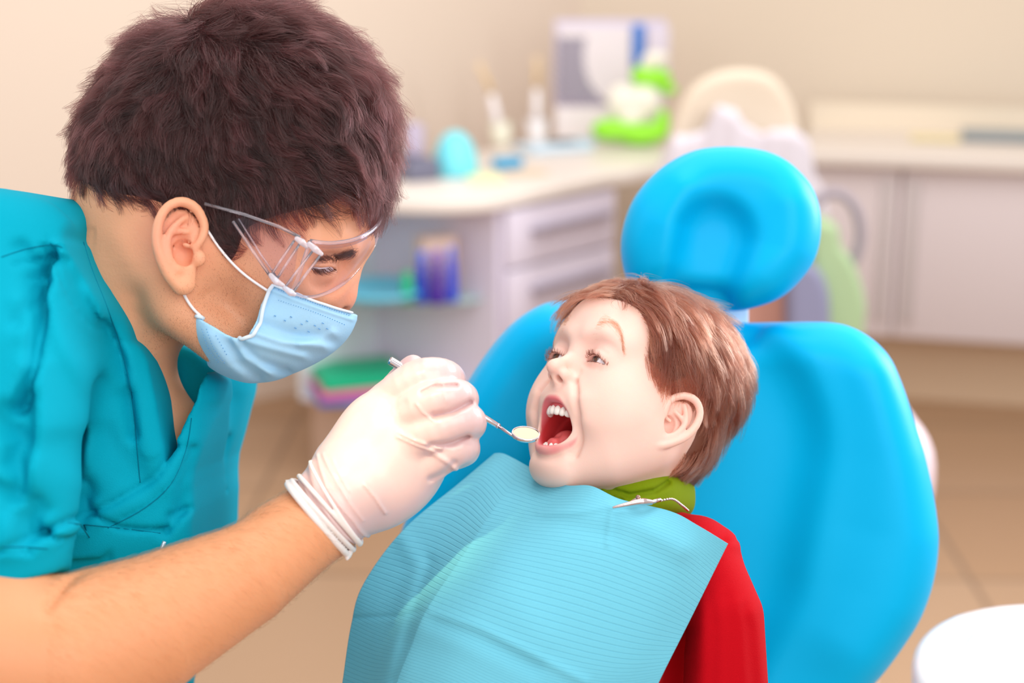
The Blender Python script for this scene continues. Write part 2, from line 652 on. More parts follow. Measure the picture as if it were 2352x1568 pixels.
    o = MB().lathe((q[0], q[1], zc), [(.065, 0), (.067, .02), (.062, .06), (.048, .1), (.025, .125), (.003, .132)], 28).build('plastic_hood', mat('teal_plastic', lin(120, 222, 236), .3), smooth=True)
    setp(o, 'light teal rounded plastic hood on the counter next to the telephone', 'container')
    q = on(1165, 385)
    o = MB().box((q[0], q[1], zc + .016), (.085, .05, .03), basis((0, 0, 1), (1, .4, 0))).build('small_box', mat('small_blue', lin(40, 165, 215), .4), bevel=.004)
    setp(o, 'small bright blue box near the front edge of the counter', 'box')
    for k, (px, py, sx, sy, cl, lab, nm) in enumerate((
            (1110, 412, .10, .17, (246, 240, 190), 'pale yellow sheet of paper on the counter beside the teal hood', 'paper_sheet'),
            (1205, 400, .12, .10, (226, 205, 180), 'beige paper card lying at the counter edge behind the blue box', 'paper_card'),
            (1270, 345, .22, .14, (200, 222, 238), 'light blue tray on the counter in front of the brush cups', 'tray'),
            (1305, 338, .15, .09, (176, 214, 232), 'sky blue pad lying in front of the desk calendar', 'pad'))):
        q = on(px, py)
        o = MB().box((q[0], q[1] + .02, zc + .004 + .006 * (k > 1)), (sx, sy, .006 + .012 * (k > 1)), basis((0, 0, 1), (1, .2 + .15 * k, 0))).build(nm, mat('flat%d' % k, lin(*cl), .6), bevel=.002)
        setp(o, lab, 'tray' if nm == 'tray' else 'paper')
    for k, (px, py, cl, lab) in enumerate(((1150, 330, (235, 232, 212), 'cream cup holding the tilted toothbrush on the counter'),
                                           (1232, 322, (240, 236, 238), 'white cup holding the upright toothbrush on the counter'))):
        q = on(px, py)
        cu = MB().lathe((q[0], q[1], zc), [(.028, 0), (.036, .07), (.033, .07), (.026, .004), (0, .004)], 24, cap=False).build('cup', mat('cup%d' % k, lin(*cl), .4), smooth=True)
        setp(cu, lab, 'cup', 'cups on the counter')
        lean = (-.035, .0, .18) if k == 0 else (0, 0, .19)
        b = empty('toothbrush', (q[0], q[1], zc + .01), ('tilted oversized toothbrush with a white handle and tan head in the cream cup', 'upright oversized toothbrush with a white handle and tan head in the white cup')[k], 'toothbrush', 'toothbrushes in cups')
        s0 = np.array([q[0], q[1], zc + .012]); l = np.array(lean)
        MB().tube([s0, s0 + l * .5, s0 + l * .85], [.013, .016, .011], 12).build('handle', mat('brush_white', lin(245, 238, 240), .4), b, smooth=True)
        MB().tube([s0 + l * .85, s0 + l * 1.15 + [-.012 * (1 - k), 0, .01]], [.008, .009], 10).build('neck', mat('brush_tan', lin(222, 190, 140), .5), b, smooth=True)
        MB().box(s0 + l * 1.25 + [-.02 * (1 - k), 0, .01], (.022, .018, .045), basis(l, (1, 0, 0))).build('bristles', mat('brush_head', lin(226, 200, 165), .7), b, bevel=.004)
    # desk calendar in the corner
    Yc = 5.50
    q = W(1400, 245, Y=Yc)
    zb = W(1400, 243, Y=Yc)[2]
    o = MB().box((W(1400, 0, Y=Yc)[0], Yc + .02, (zc + zb) / 2), (.36, .16, zb - zc - .002)).build('storage_box', mat('box_white', lin(236, 226, 226), .6), bevel=.006)
    setp(o, 'low white box on the counter carrying the desk calendar', 'box')
    q[2] = zb + .001
    cal = empty('desk_calendar', (q[0], q[1], q[2]), 'white desk calendar board with a dark striped corner and a blue band', 'calendar')
    bx = basis((0, 0, 1), (1, -.1, 0))
    def plate(px0, py0, px1, py1, off, th, name, m, par=cal):
        a = W(px0, py1, Y=Yc + off); b = W(px1, py0, Y=Yc + off)
        return MB().box(((a[0] + b[0]) / 2, Yc + off, (a[2] + b[2]) / 2), (abs(b[0] - a[0]), th, abs(b[2] - a[2])), None).build(name, m, par, bevel=.004)
    plate(1272, 45, 1530, 245, .02, .012, 'backing', mat('cal_lilac', lin(212, 204, 226), .6))
    plate(1280, 60, 1450, 235, 0, .012, 'page', stripes_mat())
    plate(1452, 55, 1480, 150, -.004, .014, 'band', mat('cal_blue', lin(70, 130, 215), .5))
    plate(1484, 60, 1538, 170, -.004, .014, 'side_card', mat('cal_side', lin(222, 212, 228), .6))
    # toy tooth
    q = W(1455, 330, z=zc); Y2 = q[1] - .05
    ty = empty('toy_figure', (q[0], Y2, zc), 'bright green and white toy figure on the counter in front of the calendar', 'toy')
    gr = mat('toy_green', lin(150, 232, 50), .4); wh = mat('toy_white', lin(240, 236, 222), .5)
    def blob(name, spec, m):
        s = SDF()
        for px, py, rx, rz in spec:
            c = W(px, py, Y=Y2)
            s.ell(c, (rx / F * 5.2, rx / F * 4, rz / F * 5.2), k=.012)
        P = np.array([W(px, py, Y=Y2) for px, py, _, _ in spec])
        v, f = s.mesh(P.min(0) - .08, P.max(0) + .08, .005, proj=1)
        return mk(name, v, f, m, ty, world=True)
    blob('lower_body', [(1400, 298, 42, 26), (1440, 300, 40, 26), (1490, 305, 45, 24), (1522, 280, 16, 30), (1470, 318, 40, 14)], gr)
    blob('belly', [(1430, 232, 36, 40), (1480, 232, 38, 40), (1450, 268, 34, 20)], wh)
    blob('head', [(1475, 175, 26, 24), (1510, 180, 32, 24), (1535, 205, 20, 12)], gr)
    blob('cap', [(1505, 135, 30, 18), (1490, 148, 20, 14)], wh)
    # desk under the corner and kneehole panel
    kn = A + d * .02 + nrm * .28
    o = MB().box((A[0] + d[0] * .27 + nrm[0] * .4, A[1] + d[1] * .27 + nrm[1] * .4, .40), (.5, .03, .80), ax).build('kneehole_board', mat('wood_brown', lin(176, 134, 108), .6))
    setp(o, 'brown wooden panel under the counter between the drawers and the headrest', 'panel')

    # ---- right cabinets with their own countertop
    a = W(1830, 345, z=.85)[:2]; b = W(2352, 363, z=.85)[:2]
    dd = (b - a) / np.linalg.norm(b - a); b = b + dd * .5
    L = np.linalg.norm(b - a)
    n2 = np.array([-dd[1], dd[0]])
    axr = np.array([[*dd, 0], [*n2, 0], [0, 0, 1]])
    m2 = (a + b) / 2
    cw = mat('right_laminate', lin(226, 214, 216), .5)
    c3 = m2 + n2 * .27
    setp(MB().box((c3[0], c3[1], .83), (L, .62, .04), axr).build('countertop', top, bevel=.006),
         'cream countertop above the row of white cupboards by the back wall', 'countertop')
    c3 = m2 + n2 * .58
    setp(MB().box((c3[0], c3[1], .895), (L, .02, .09), axr).build('trim_1', mat('splash_cream', lin(240, 226, 205), .6)), kind='structure')
    seam = [0, .42, L * .72, L]
    for k in range(3):
        u0, u1 = ((0, .335), (.335, .96), (.96, L))[k]
        cc2 = a + dd * (u0 + u1) / 2 + n2 * .30
        t = empty('cupboard', (cc2[0], cc2[1], 0), ('white cupboard nearest the green bag, with a handle on its right edge',
                  'wide white cupboard with a vertical grey handle at its left edge', 'white cupboard at the right edge of the photo')[k], 'cupboard', 'cupboards along the back wall')
        MB().box((cc2[0], cc2[1], .525), (u1 - u0 - .004, .54, .57), axr).build('body', cw, t)
        MB().box((cc2[0] + n2[0] * .05, cc2[1] + n2[1] * .05, .12), (u1 - u0, .42, .24), axr).build('plinth', mat('plinth_tan', lin(218, 190, 160), .7), t)
        fc = a + dd * (u0 + u1) / 2 + n2 * .02
        dr = MB().box((fc[0], fc[1], .525), (u1 - u0 - .008, .02, .56), axr).build('door', cw, t, bevel=.003)
        if k < 2:
            hc = a + dd * (u1 - .045 if k == 0 else u0 + .04)
            MB().box((hc[0], hc[1], .535), (.028, .016, .46), axr).build('handle', mat('bar_grey', lin(205, 196, 196), .4), dr, bevel=.004)
    q = W(2300, 330, z=.852)
    o = MB().box((q[0] + .08, q[1] + .1, .866), (.36, .15, .022), axr).build('book', mat('book_grey', lin(150, 160, 165), .6), bevel=.003)
    setp(o, 'grey book lying on the right countertop by the wall', 'book')
    q = W(2165, 330, z=.852)
    o = MB().box((q[0], q[1] + .1, .858), (.16, .1, .01), axr).build('paper_card', mat('paper_yellow', lin(240, 226, 178), .6))
    setp(o, 'pale yellow paper card lying left of the grey book on the right countertop', 'paper')
    # wall outlet
    yb = lambda px: None
    o_d = W(1897, 225, Y=5.28)
    s = (o_d[0] - C[0]) / bd[0]
    yw = C[1] + bd[1] * s
    o_d = W(1897, 225, Y=yw)
    t = empty('wall_outlet', o_d, 'white rectangular wall outlet above the right countertop', 'outlet')
    axb = np.array([[*bd, 0], [.25, .968, 0], [0, 0, 1]])
    MB().box(o_d - np.array([.25, .968, 0]) * .006, (.075, .014, .12), axb).build('plate', mat('outlet_white', lin(240, 228, 226), .5), t, bevel=.004)
    for sg in (-1, 1):
        MB().box(o_d - np.array([.25, .968, 0]) * .012 + [0, 0, sg * .026], (.04, .01, .03), axb).build('socket', mat('outlet_grey', lin(214, 205, 205), .5), t, bevel=.004)

    # ---- chair behind the headrest with a white cover
    q = W(1690, 400, z=.62); Yc = 4.25
    t = empty('padded_chair', (W(1690, 400, Y=Yc)[0], Yc, 0), 'cream round-backed chair draped with a white cover behind the headrest', 'chair')
    outl = cr([(1530, 430), (1540, 300), (1575, 215), (1630, 172), (1700, 158), (1770, 172), (1815, 225), (1840, 310), (1850, 430), (1700, 470)], 6)
    poly = np.array([W(x, y, Y=Yc)[[0, 2]] for x, y in outl])
    s = SDF().prism(poly, 1, Yc - .03, Yc + .03, r=.025, op='u')
    s.disp([[poly[:, 0].mean(), Yc, poly[:, 1].mean()]], .1, -.012, ax=1, lim=(1, -1, Yc))
    v, f = s.mesh([poly[:, 0].min() - .02, Yc - .06, poly[:, 1].min() - .02], [poly[:, 0].max() + .02, Yc + .06, poly[:, 1].max() + .02], .007)
    mk('backrest', v, f, mat('chair_cream', lin(218, 202, 182), .6), t, world=True)
    outl2 = cr([(1480, 640), (1500, 430), (1540, 330), (1600, 300), (1650, 240), (1720, 290), (1800, 300), (1870, 350), (1900, 640), (1690, 680)], 6)
    poly = np.array([W(x, y, Y=Yc - .06)[[0, 2]] for x, y in outl2])
    s = SDF().prism(poly, 1, Yc - .085, Yc - .045, r=.018, op='u')
    for k in range(6):
        x = poly[:, 0].min() + (k + .7) * .075
        s.disp([[x, Yc, poly[:, 1].min()], [x + .04, Yc, poly[:, 1].max()]], .018, .012 * (-1) ** k, ax=1)
    v, f = s.mesh([poly[:, 0].min() - .03, Yc - .13, poly[:, 1].min() - .03], [poly[:, 0].max() + .03, Yc, poly[:, 1].max() + .03], .007)
    mk('cover', v, f, mat('cover_white', lin(214, 206, 214), .7), t, world=True)
    cx = W(1690, 400, Y=Yc)[0]
    MB().lathe((cx, Yc + .08, 0), [(.15, 0), (.15, .03), (.04, .05), (.035, .42), (.14, .44), (.15, .5), (.14, .52)], 28).build('base', mat('chair_cream', (0, 0, 0)), t, smooth=True)

    # ---- bag with hoop beside the cupboards
    Yb = 3.9
    cb = W(1920, 700, Y=Yb)
    t = empty('bag', (cb[0], Yb, 0), 'sage green and slate bag with a dark hoop handle in front of the cupboards', 'bag')
    def slab(name, pts, y0, y1, m, par):
        poly = np.array([W(x, y, Y=Yb)[[0, 2]] for x, y in cr(pts, 5)])
        s = SDF().prism(poly, 1, y0, y1, r=.02, op='u')
        v, f = s.mesh([poly[:, 0].min() - .02, y0 - .02, poly[:, 1].min() - .02], [poly[:, 0].max() + .02, y1 + .02, poly[:, 1].max() + .02], .007)
        return mk(name, v, f, m, par, world=True)
    slab('green_side', [(1855, 520), (1880, 498), (1915, 512), (1925, 555), (1955, 600), (1980, 690), (1975, 800), (1985, 1245), (1880, 1252), (1860, 700)], Yb - .06, Yb + .06, mat('sage', lin(160, 184, 142), .7), t)
    slab('slate_side', [(1800, 600), (1850, 590), (1885, 640), (1892, 760), (1890, 1250), (1790, 1250), (1795, 760)], Yb - .10, Yb + .02, mat('slate', lin(132, 132, 160), .7), t)
    slab('brown_side', [(1640, 620), (1740, 600), (1805, 640), (1812, 760), (1800, 1248), (1640, 1248)], Yb - .04, Yb + .04, mat('bag_brown', lin(184, 134, 120), .7), t)
    th = np.linspace(-.9, 2.9, 24)
    hp = np.array([W(1915 + 62 * math.cos(a), 535 - 92 * math.sin(a), Y=Yb) for a in th])
    MB().tube(hp, .013, 10).build('hoop_handle', mat('hoop_grey', lin(150, 140, 150), .5), t, smooth=True)

    # ---- white curved arm behind the chair back
    Ya = 2.5
    pts = np.array([W(x, y, Y=Ya) for x, y in ((1975, 830), (1992, 860), (2020, 930), (2055, 1000), (2090, 1070), (2080, 1180), (2000, 1300), (1950, 1600), (1940, 1955))])
    s = SDF().chain(cr(pts, 4, False), resamp(np.array([[.02], [.028], [.03], [.034], [.045], [.03], [.03], [.03], [.05]]), 33)[:, 0], k=.01)
    v, f = s.mesh(pts.min(0) - .06, pts.max(0) + .06, .006)
    o = mk('equipment_arm', v, f, mat('arm_white', lin(226, 206, 214), .4), None, world=True)
    setp(o, 'curved pinkish white equipment arm showing behind the right side of the blue backrest', 'equipment arm')
    # ---- white bowl at the lower right corner
    c = V(2478, 1590, .98)
    c = tow(c)
    t = empty('spittoon', (c[0], c[1], c[2] - .25), 'large glossy white rounded bowl cut by the lower right corner of the photo', 'bowl')
    prof = [(.012, -.25), (.03, -.24), (.03, -.12), (.055, -.06), (.078, -.02), (.082, .0), (.081, .012), (.074, .018), (.062, .02), (.04, .012), (.0, .008)]
    MB().lathe(c, [(x[0] * 1.2, x[1]) for x in cr(prof, 4, False)], 48, cap=False).build('bowl', mat('bowl_white', lin(246, 246, 255), .18, coat=.4), t, smooth=True)
    MB().lathe(c + [0, 0, .02], [(.0, .002), (.05, .001), (.07, .0), (.072, -.008)], 48, cap=False).build('basin', mat('basin_white', lin(236, 244, 255), .2), t, smooth=True)


def floor_mat():
    m = mat('floor_tiles', lin(204, 172, 140), .35)
    nt = m.node_tree
    b = nt.nodes['Principled BSDF']
    tc = nt.nodes.new('ShaderNodeTexCoord')
    mp = nt.nodes.new('ShaderNodeMapping')
    mp.inputs['Rotation'].default_value = (0, 0, .02)
    mp.inputs['Location'].default_value = (.13, .02, 0)
    br = nt.nodes.new('ShaderNodeTexBrick')
    br.offset = 0
    for k, v in (('Scale', 1.0), ('Mortar Size', .008), ('Mortar Smooth', .3), ('Brick Width', .62), ('Row Height', .62)):
        br.inputs[k].default_value = v
    br.inputs['Color1'].default_value = lin(172, 140, 112)
    br.inputs['Color2'].default_value = lin(164, 128, 96)
    br.inputs['Mortar'].default_value = lin(132, 106, 84)
    nt.links.new(tc.outputs['Object'], mp.inputs[0])
    nt.links.new(mp.outputs[0], br.inputs['Vector'])
    nt.links.new(br.outputs['Color'], b.inputs['Base Color'])
    return m


def stripes_mat():
    m = mat('calendar_page', lin(230, 220, 224), .6)
    nt = m.node_tree
    b = nt.nodes['Principled BSDF']
    tc = nt.nodes.new('ShaderNodeTexCoord')
    sx = nt.nodes.new('ShaderNodeSeparateXYZ')
    nt.links.new(tc.outputs['Generated'], sx.inputs[0])
    def mth(op, a, bb=None):
        n = nt.nodes.new('ShaderNodeMath'); n.operation = op
        for i, q in enumerate((a, bb)):
            if q is None:
                continue
            if isinstance(q, (int, float)):
                n.inputs[i].default_value = q
            else:
                nt.links.new(q, n.inputs[i])
        return n.outputs[0]
    x, z = sx.outputs['X'], sx.outputs['Z']
    # dark striped zone: outside an ellipse in the lower-left half
    ex = mth('POWER', mth('MULTIPLY', mth('SUBTRACT', x, .85), 1.6), 2)
    ez = mth('POWER', mth('MULTIPLY', mth('SUBTRACT', z, .62), 1.25), 2)
    out = mth('GREATER_THAN', mth('ADD', ex, ez), .62)
    low = mth('LESS_THAN', mth('ADD', mth('MULTIPLY', x, .9), mth('MULTIPLY', z, .3)), .55)
    zone = mth('MULTIPLY', out, mth('LESS_THAN', z, .86))
    st = mth('GREATER_THAN', mth('SINE', mth('MULTIPLY', mth('ADD', x, z), 60)), -.3)
    fac = mth('MULTIPLY', zone, mth('ADD', mth('MULTIPLY', st, .45), .45))
    mx = nt.nodes.new('ShaderNodeMix'); mx.data_type = 'RGBA'
    nt.links.new(fac, mx.inputs[0])
    mx.inputs[6].default_value = lin(232, 222, 226)
    mx.inputs[7].default_value = lin(112, 104, 130)
    nt.links.new(mx.outputs[2], b.inputs['Base Color'])
    return m
# ------------------------------------------------------------------ dental chair
def vinyl():
    return mat('cyan_vinyl', lin(0, 184, 242), .40, spec=.14, bump=(900, .10, .0004))


def build_chair():
    base = tow(V(1640, 1400, 1.62)); base[2] = 0
    t = empty('dental_chair', base, 'turquoise vinyl dental chair with a round headrest behind the boy', 'dental chair')
    d = 1.56
    # backrest
    out = [(1285, 690), (1225, 708), (1160, 758), (1090, 850), (1030, 960), (985, 1060), (945, 1160), (915, 1240), (900, 1340), (905, 1480),
           (960, 1620), (1100, 1700), (1500, 1740), (1800, 1700), (1930, 1640), (1988, 1572), (2045, 1500), (2100, 1410), (2130, 1320), (2136, 1220), (2118, 1100),
           (2085, 985), (2050, 880), (2010, 805), (1960, 758), (1900, 740), (1800, 739), (1700, 739), (1500, 725), (1380, 700)]
    k = d / F
    poly = cr([V(x, y, d)[[0, 2]] for x, y in out], 5)
    s = SDF().prism(poly, 1, d - .05, d + .05, r=.042, op='u')
    P = lambda x, y: V(x, y, d)
    L = (1, -1, d)
    s.disp([P(1560, 930), P(1560, 1010), P(1510, 1250), P(1410, 1450), P(1350, 1600)], [.085, .128, .130, .130, .130], -.026, ax=1, lim=L, sharp=11)
    s.disp([P(1480, 760), P(1500, 1000), P(1500, 1250)], [.07, .10, .12], -.012, ax=1, lim=L)
    s.disp([P(1990, 860), P(2030, 1050), P(2040, 1220), P(1990, 1360), P(1930, 1450)], [.03, .04, .045, .045, .04], .012, ax=1, lim=L)
    s.disp([P(1200, 880), P(1120, 1000), P(1060, 1130)], .045, -.006, ax=1, lim=L)
    v, f = s.mesh([poly[:, 0].min() - .02, d - .09, poly[:, 1].min() - .02], [poly[:, 0].max() + .02, d + .07, poly[:, 1].max() + .02], .006, proj=1, smooth=1)
    mk('backrest', v, f, vinyl(), t)
    # headrest
    d2 = 1.55
    P = lambda x, y: V(x, y, d2)
    out = [(1655, 337), (1580, 350), (1510, 392), (1455, 455), (1428, 530), (1427, 600), (1450, 660), (1520, 705), (1600, 720), (1695, 718), (1750, 700), (1810, 665), (1855, 615),
           (1877, 560), (1880, 500), (1868, 450), (1845, 410), (1800, 368), (1740, 344)]
    poly = cr([P(x, y)[[0, 2]] for x, y in out], 5)
    s = SDF().prism(poly, 1, d2 - .045, d2 + .035, r=.039, op='u')
    L = (1, -1, d2)
    s.disp([P(1632, 550), P(1605, 640), P(1585, 770)], [.035, .034, .034], -.020, ax=1, lim=L, sharp=5)
    s.disp([P(1650, 520), P(1600, 690)], [.055, .055], -.006, ax=1, lim=L)
    s.disp([P(1560, 440), P(1530, 520), P(1540, 600)], .016, .005, ax=1, lim=L)
    s.disp([P(1800, 480), P(1800, 580), P(1760, 650)], .022, .006, ax=1, lim=L)
    v, f = s.mesh([poly[:, 0].min() - .02, d2 - .08, poly[:, 1].min() - .02], [poly[:, 0].max() + .02, d2 + .06, poly[:, 1].max() + .02], .004, proj=1, smooth=1)
    mk('headrest', v, f, vinyl(), t)
    wh = mat('chair_white', lin(240, 240, 244), .3)
    MB().box(V(1672, 735, 1.60), (.040, .012, .10)).build('headrest_post', wh, t, world=False, bevel=.003)
    # back shell, column and base down to the floor (mostly hidden)
    a = tow(V(1540, 1400, 1.68)); b = np.array([a[0], a[1] + .02, .0])
    MB().tube([a, (a + b) / 2, b + [0, 0, .05]], [.09, .07, .08], 24).build('column', wh, t, smooth=True)
    MB().lathe(b, [(.27, 0), (.27, .03), (.1, .06)], 36).build('foot', wh, t, smooth=True)
# ------------------------------------------------------------------ people: shared pieces
def frame(yaw, pitch, roll, org, sc_=1.0):
    """head frame (x = subject's left, y = forward, z = up) -> tilted modelling frame; yaw 0 faces the camera"""
    B = np.array([[1, 0, 0], [0, -1, 0], [0, 0, 1.]]).T
    B = np.array([[1, 0, 0], [0, -1, 0], [0, 0, -1.]])
    # columns: left -> +x, forward -> -y, up -> +z ; (det -1 handled by building explicitly)
    f0 = np.array([0, -1., 0]); l0 = np.array([1., 0, 0]); u0 = np.array([0, 0, 1.])
    M = np.stack([l0, f0, u0], 1)
    Rz = rot('Z', -yaw); Rp = rot('X', pitch)
    Rr = rot('Y', roll)
    # pitch about the subject's left axis before yaw
    Rx = np.array(Matrix.Rotation(math.radians(-pitch), 3, 'X'))
    R = Rr @ Rz @ Rx @ M * sc_
    return R, np.asarray(org, float)


def ear(s, org, U, Wv, O, k=1.0, op_k=.002):
    """ear on a head: U backward, Wv up, O outward"""
    def p(u, w, o):
        return np.asarray(org) + k * (U * u + Wv * w + O * o) * 1e-3
    q = k * 1e-3
    rt = np.stack([U, Wv, O])
    s.ell(p(8, 3, -2), (13 * q, 22 * q, 3.2 * q), rot=rt, k=4 * q)
    s.ell(p(6, -17, -1), (7.5 * q, 9 * q, 3.4 * q), rot=rt, k=4 * q)
    s.ell(p(9, 8, 2.6), (10 * q, 15 * q, 3.8 * q), rot=rt, op='s', k=2 * q)
    hx = [(1, 0, 1), (-4, 6, 2), (-6, 15, 1.5), (-1, 25, 2), (8, 29, 3), (17, 25, 4), (22, 15, 4.5), (22.5, 3, 4), (19, -8, 3), (14, -17, 2), (8, -23, 1)]
    s.chain([p(*x) for x in cr(hx, 3, False)], resamp(np.array([[2.2], [2.6], [3], [3.2], [3.2], [3.0], [2.8], [2.8], [3.0], [3.4], [4.2]]) * q, 31)[:, 0], k=1.6 * q)
    ah = [(11, -12, 2), (15, -6, 3), (16.5, 3, 3.4), (14.5, 11, 3), (9, 17, 1.5), (5, 20, 0)]
    s.chain([p(*x) for x in cr(ah, 3, False)], np.linspace(3.0, 1.8, 16) * q, k=2 * q)
    s.chain([p(14.5, 10, 2.5), p(9, 11, 1), p(4, 11, 0)], 1.8 * q, k=2 * q)
    s.ell(p(6.5, -2, -1), (7 * q, 9 * q, 5.5 * q), rot=rt, op='s', k=1.5 * q)
    s.ell(p(-3.5, -5, .5), (4 * q, 5 * q, 3 * q), rot=rt, k=2.5 * q)
    s.ell(p(9.5, -13, 1.5), (3.5 * q, 3 * q, 2.6 * q), rot=rt, k=2.5 * q)
    s.chain([p(-1, 1, .5), p(6, 3, -1)], 1.4 * q, k=2 * q)
    s.ell(p(5.5, -22, .5), (6.5 * q, 5.5 * q, 3.6 * q), rot=rt, k=3 * q)


def eyeball(name, c, r, gaze, parent, xf, iris=(110, 80, 60), ir=.46):
    """sphere with iris and pupil; xf maps head frame to modelling frame"""
    gz = np.asarray(gaze, float) / np.linalg.norm(gaze)
    B = basis(gz, (1, 0, .01))
    n, m = 48, 40
    vs, cs = [], []
    for i in range(m + 1):
        a = math.pi * (i / m) ** 1.35
        for j in range(n):
            t = 2 * math.pi * j / n
            bul = 1 + .03 * math.exp(-(a / .35) ** 2)
            vs.append(np.asarray(c) + r * bul * (B[2] * math.cos(a) + B[0] * math.sin(a) * math.cos(t) + B[1] * math.sin(a) * math.sin(t)))
            x = math.sin(a) if a < 1.5 else 1
            if x < ir * .40:
                col = (.012, .008, .008)
            elif x < ir * .93:
                q = .65 + .35 * abs(math.sin(t * 11 + 3 * math.sin(3 * t)))
                col = tuple(z * q for z in lin(*iris)[:3])
            elif x < ir:
                col = tuple(z * .35 for z in lin(*iris)[:3])
            else:
                col = lin(238, 236, 244)[:3]
            cs.append(col)
    fs = [(i * n + j, i * n + (j + 1) % n, (i + 1) * n + (j + 1) % n, (i + 1) * n + j) for i in range(m) for j in range(n)]
    return mk(name, xf(np.array(vs)), np.array(fs), mat('eye', (1, 1, 1, 1), .08, coat=.6, vcol=True), parent, col=np.array(cs))


def skin(name, rough=.48):
    return mat(name, (.8, .5, .4, 1), rough, sss=.30, sssr=(1, .36, .2), scale=.006, spec=.35, vcol=True, bump=(700, .10, .0006))


def hair_mat(name, cols, rough=.32):
    """strand shader: random tint per strand"""
    if name in MATS:
        return MATS[name]
    m = bpy.data.materials.new(name)
    m.use_nodes = True
    nt = m.node_tree
    nt.nodes.clear()
    out = nt.nodes.new('ShaderNodeOutputMaterial')
    h = nt.nodes.new('ShaderNodeBsdfHairPrincipled')
    h.parametrization = 'COLOR'
    inf = nt.nodes.new('ShaderNodeHairInfo')
    r = nt.nodes.new('ShaderNodeValToRGB')
    e = r.color_ramp.elements
    e[0].color, e[1].color = cols[0], cols[-1]
    for i, c in enumerate(cols[1:-1]):
        x = e.new((i + 1) / (len(cols) - 1)); x.color = c
    at = nt.nodes.new('ShaderNodeAttribute'); at.attribute_name = 'tint'
    ma = nt.nodes.new('ShaderNodeMath'); ma.operation = 'MULTIPLY_ADD'; ma.inputs[1].default_value = .35
    nt.links.new(inf.outputs['Random'], ma.inputs[0])
    nt.links.new(at.outputs['Fac'], ma.inputs[2])
    nt.links.new(ma.outputs[0], r.inputs[0])
    nt.links.new(r.outputs[0], h.inputs['Color'])
    h.inputs['Roughness'].default_value = rough
    h.inputs['Radial Roughness'].default_value = .45
    nt.links.new(h.outputs[0], out.inputs[0])
    MATS[name] = m
    return m


def px_of(P):
    return np.stack([1176 + P[:, 0] / P[:, 1] * F, 784 - P[:, 2] / P[:, 1] * F], 1)


def flow_dir(P, ctrl):
    """growth direction field: ctrl rows (px,py,dx,dy) with dy downward in the picture"""
    c = np.asarray(ctrl, float)
    q = px_of(P)
    w = 1 / (((q[:, None] - c[None, :, :2]) ** 2).sum(-1) + 300) ** 1.6
    w /= w.sum(1)[:, None]
    d = c[:, 2:4] / np.linalg.norm(c[:, 2:4], axis=1)[:, None]
    v = w @ d
    return np.stack([v[:, 0], np.zeros(len(P)), -v[:, 1]], 1)


def grow(sk, roots, ctrl, length, K, lift, rng, wav=.15, clump=0, clr=.008, curl=None, mind=.0015, depthdir=0, seed=1, follow=.5):
    """sk: smooth skull SDF. returns (n,K,3)"""
    n = len(roots)
    p = roots.copy()
    g = sk.grad(p, 1e-3)
    out = [p.copy()]
    L = np.broadcast_to(np.asarray(length, float), (n,))
    ds = (L / (K - 1))[:, None]
    jit = rng.normal(size=(n, 3)) * wav
    t = None
    lf = np.broadcast_to(np.asarray(lift, float), (n,))
    for i in range(K - 1):
        if i % 2 == 0 and i:
            g = sk.grad(p, 1e-3)
        f = flow_dir(p, ctrl)
        f[:, 1] += depthdir
        f += noise3(p, 90, seed) * wav * .9 + noise3(p, 300, seed + 7) * wav * .5
        f -= g * (f * g).sum(1)[:, None]
        f /= np.linalg.norm(f, axis=1)[:, None] + 1e-9
        f = f + jit * .6
        if curl is not None:
            f += curl(p, i / (K - 1))
        up = lf * (1 - i / (K - 1) * 1.6)
        d = f + g * up[:, None]
        d /= np.linalg.norm(d, axis=1)[:, None]
        t = d if t is None else t * follow + d * (1 - follow)
        p = p + t * ds
        q = sk.evc(p)
        low = np.maximum(mind - q, 0)
        p = p + g * low[:, None]
        out.append(p.copy())
    S = np.stack(out, 1)
    if clump:
        m = max(3, n // clump)
        seeds = rng.choice(n, m, replace=False)
        best = np.empty(n, int)
        R0 = S[:, 0]
        for a in range(0, n, 2000):
            best[a:a + 2000] = ((R0[a:a + 2000, None] - R0[seeds][None]) ** 2).sum(-1).argmin(1)
        tgt = S[seeds[best]]
        tint = rng.random(m)[best] * .65
        amt = (np.linspace(0, 1, K) ** 1.3)[None, :, None] * rng.uniform(.62, 1, (n, 1, 1))
        off = rng.normal(size=(n, 1, 3)) * .00045
        S = S * (1 - amt) + (tgt + off) * amt
    return (S, tint) if clump else S


# ------------------------------------------------------------------ the boy
BOY_R, BOY_O = frame(52, 23, 3, V(1444, 899, 1.375), .93)


def bxf(P):
    return np.asarray(P) @ BOY_R.T + BOY_O


def binv(P):
    return (np.asarray(P) - BOY_O) @ np.linalg.inv(BOY_R).T


def mm(*a):
    return np.array(a, float) * 1e-3


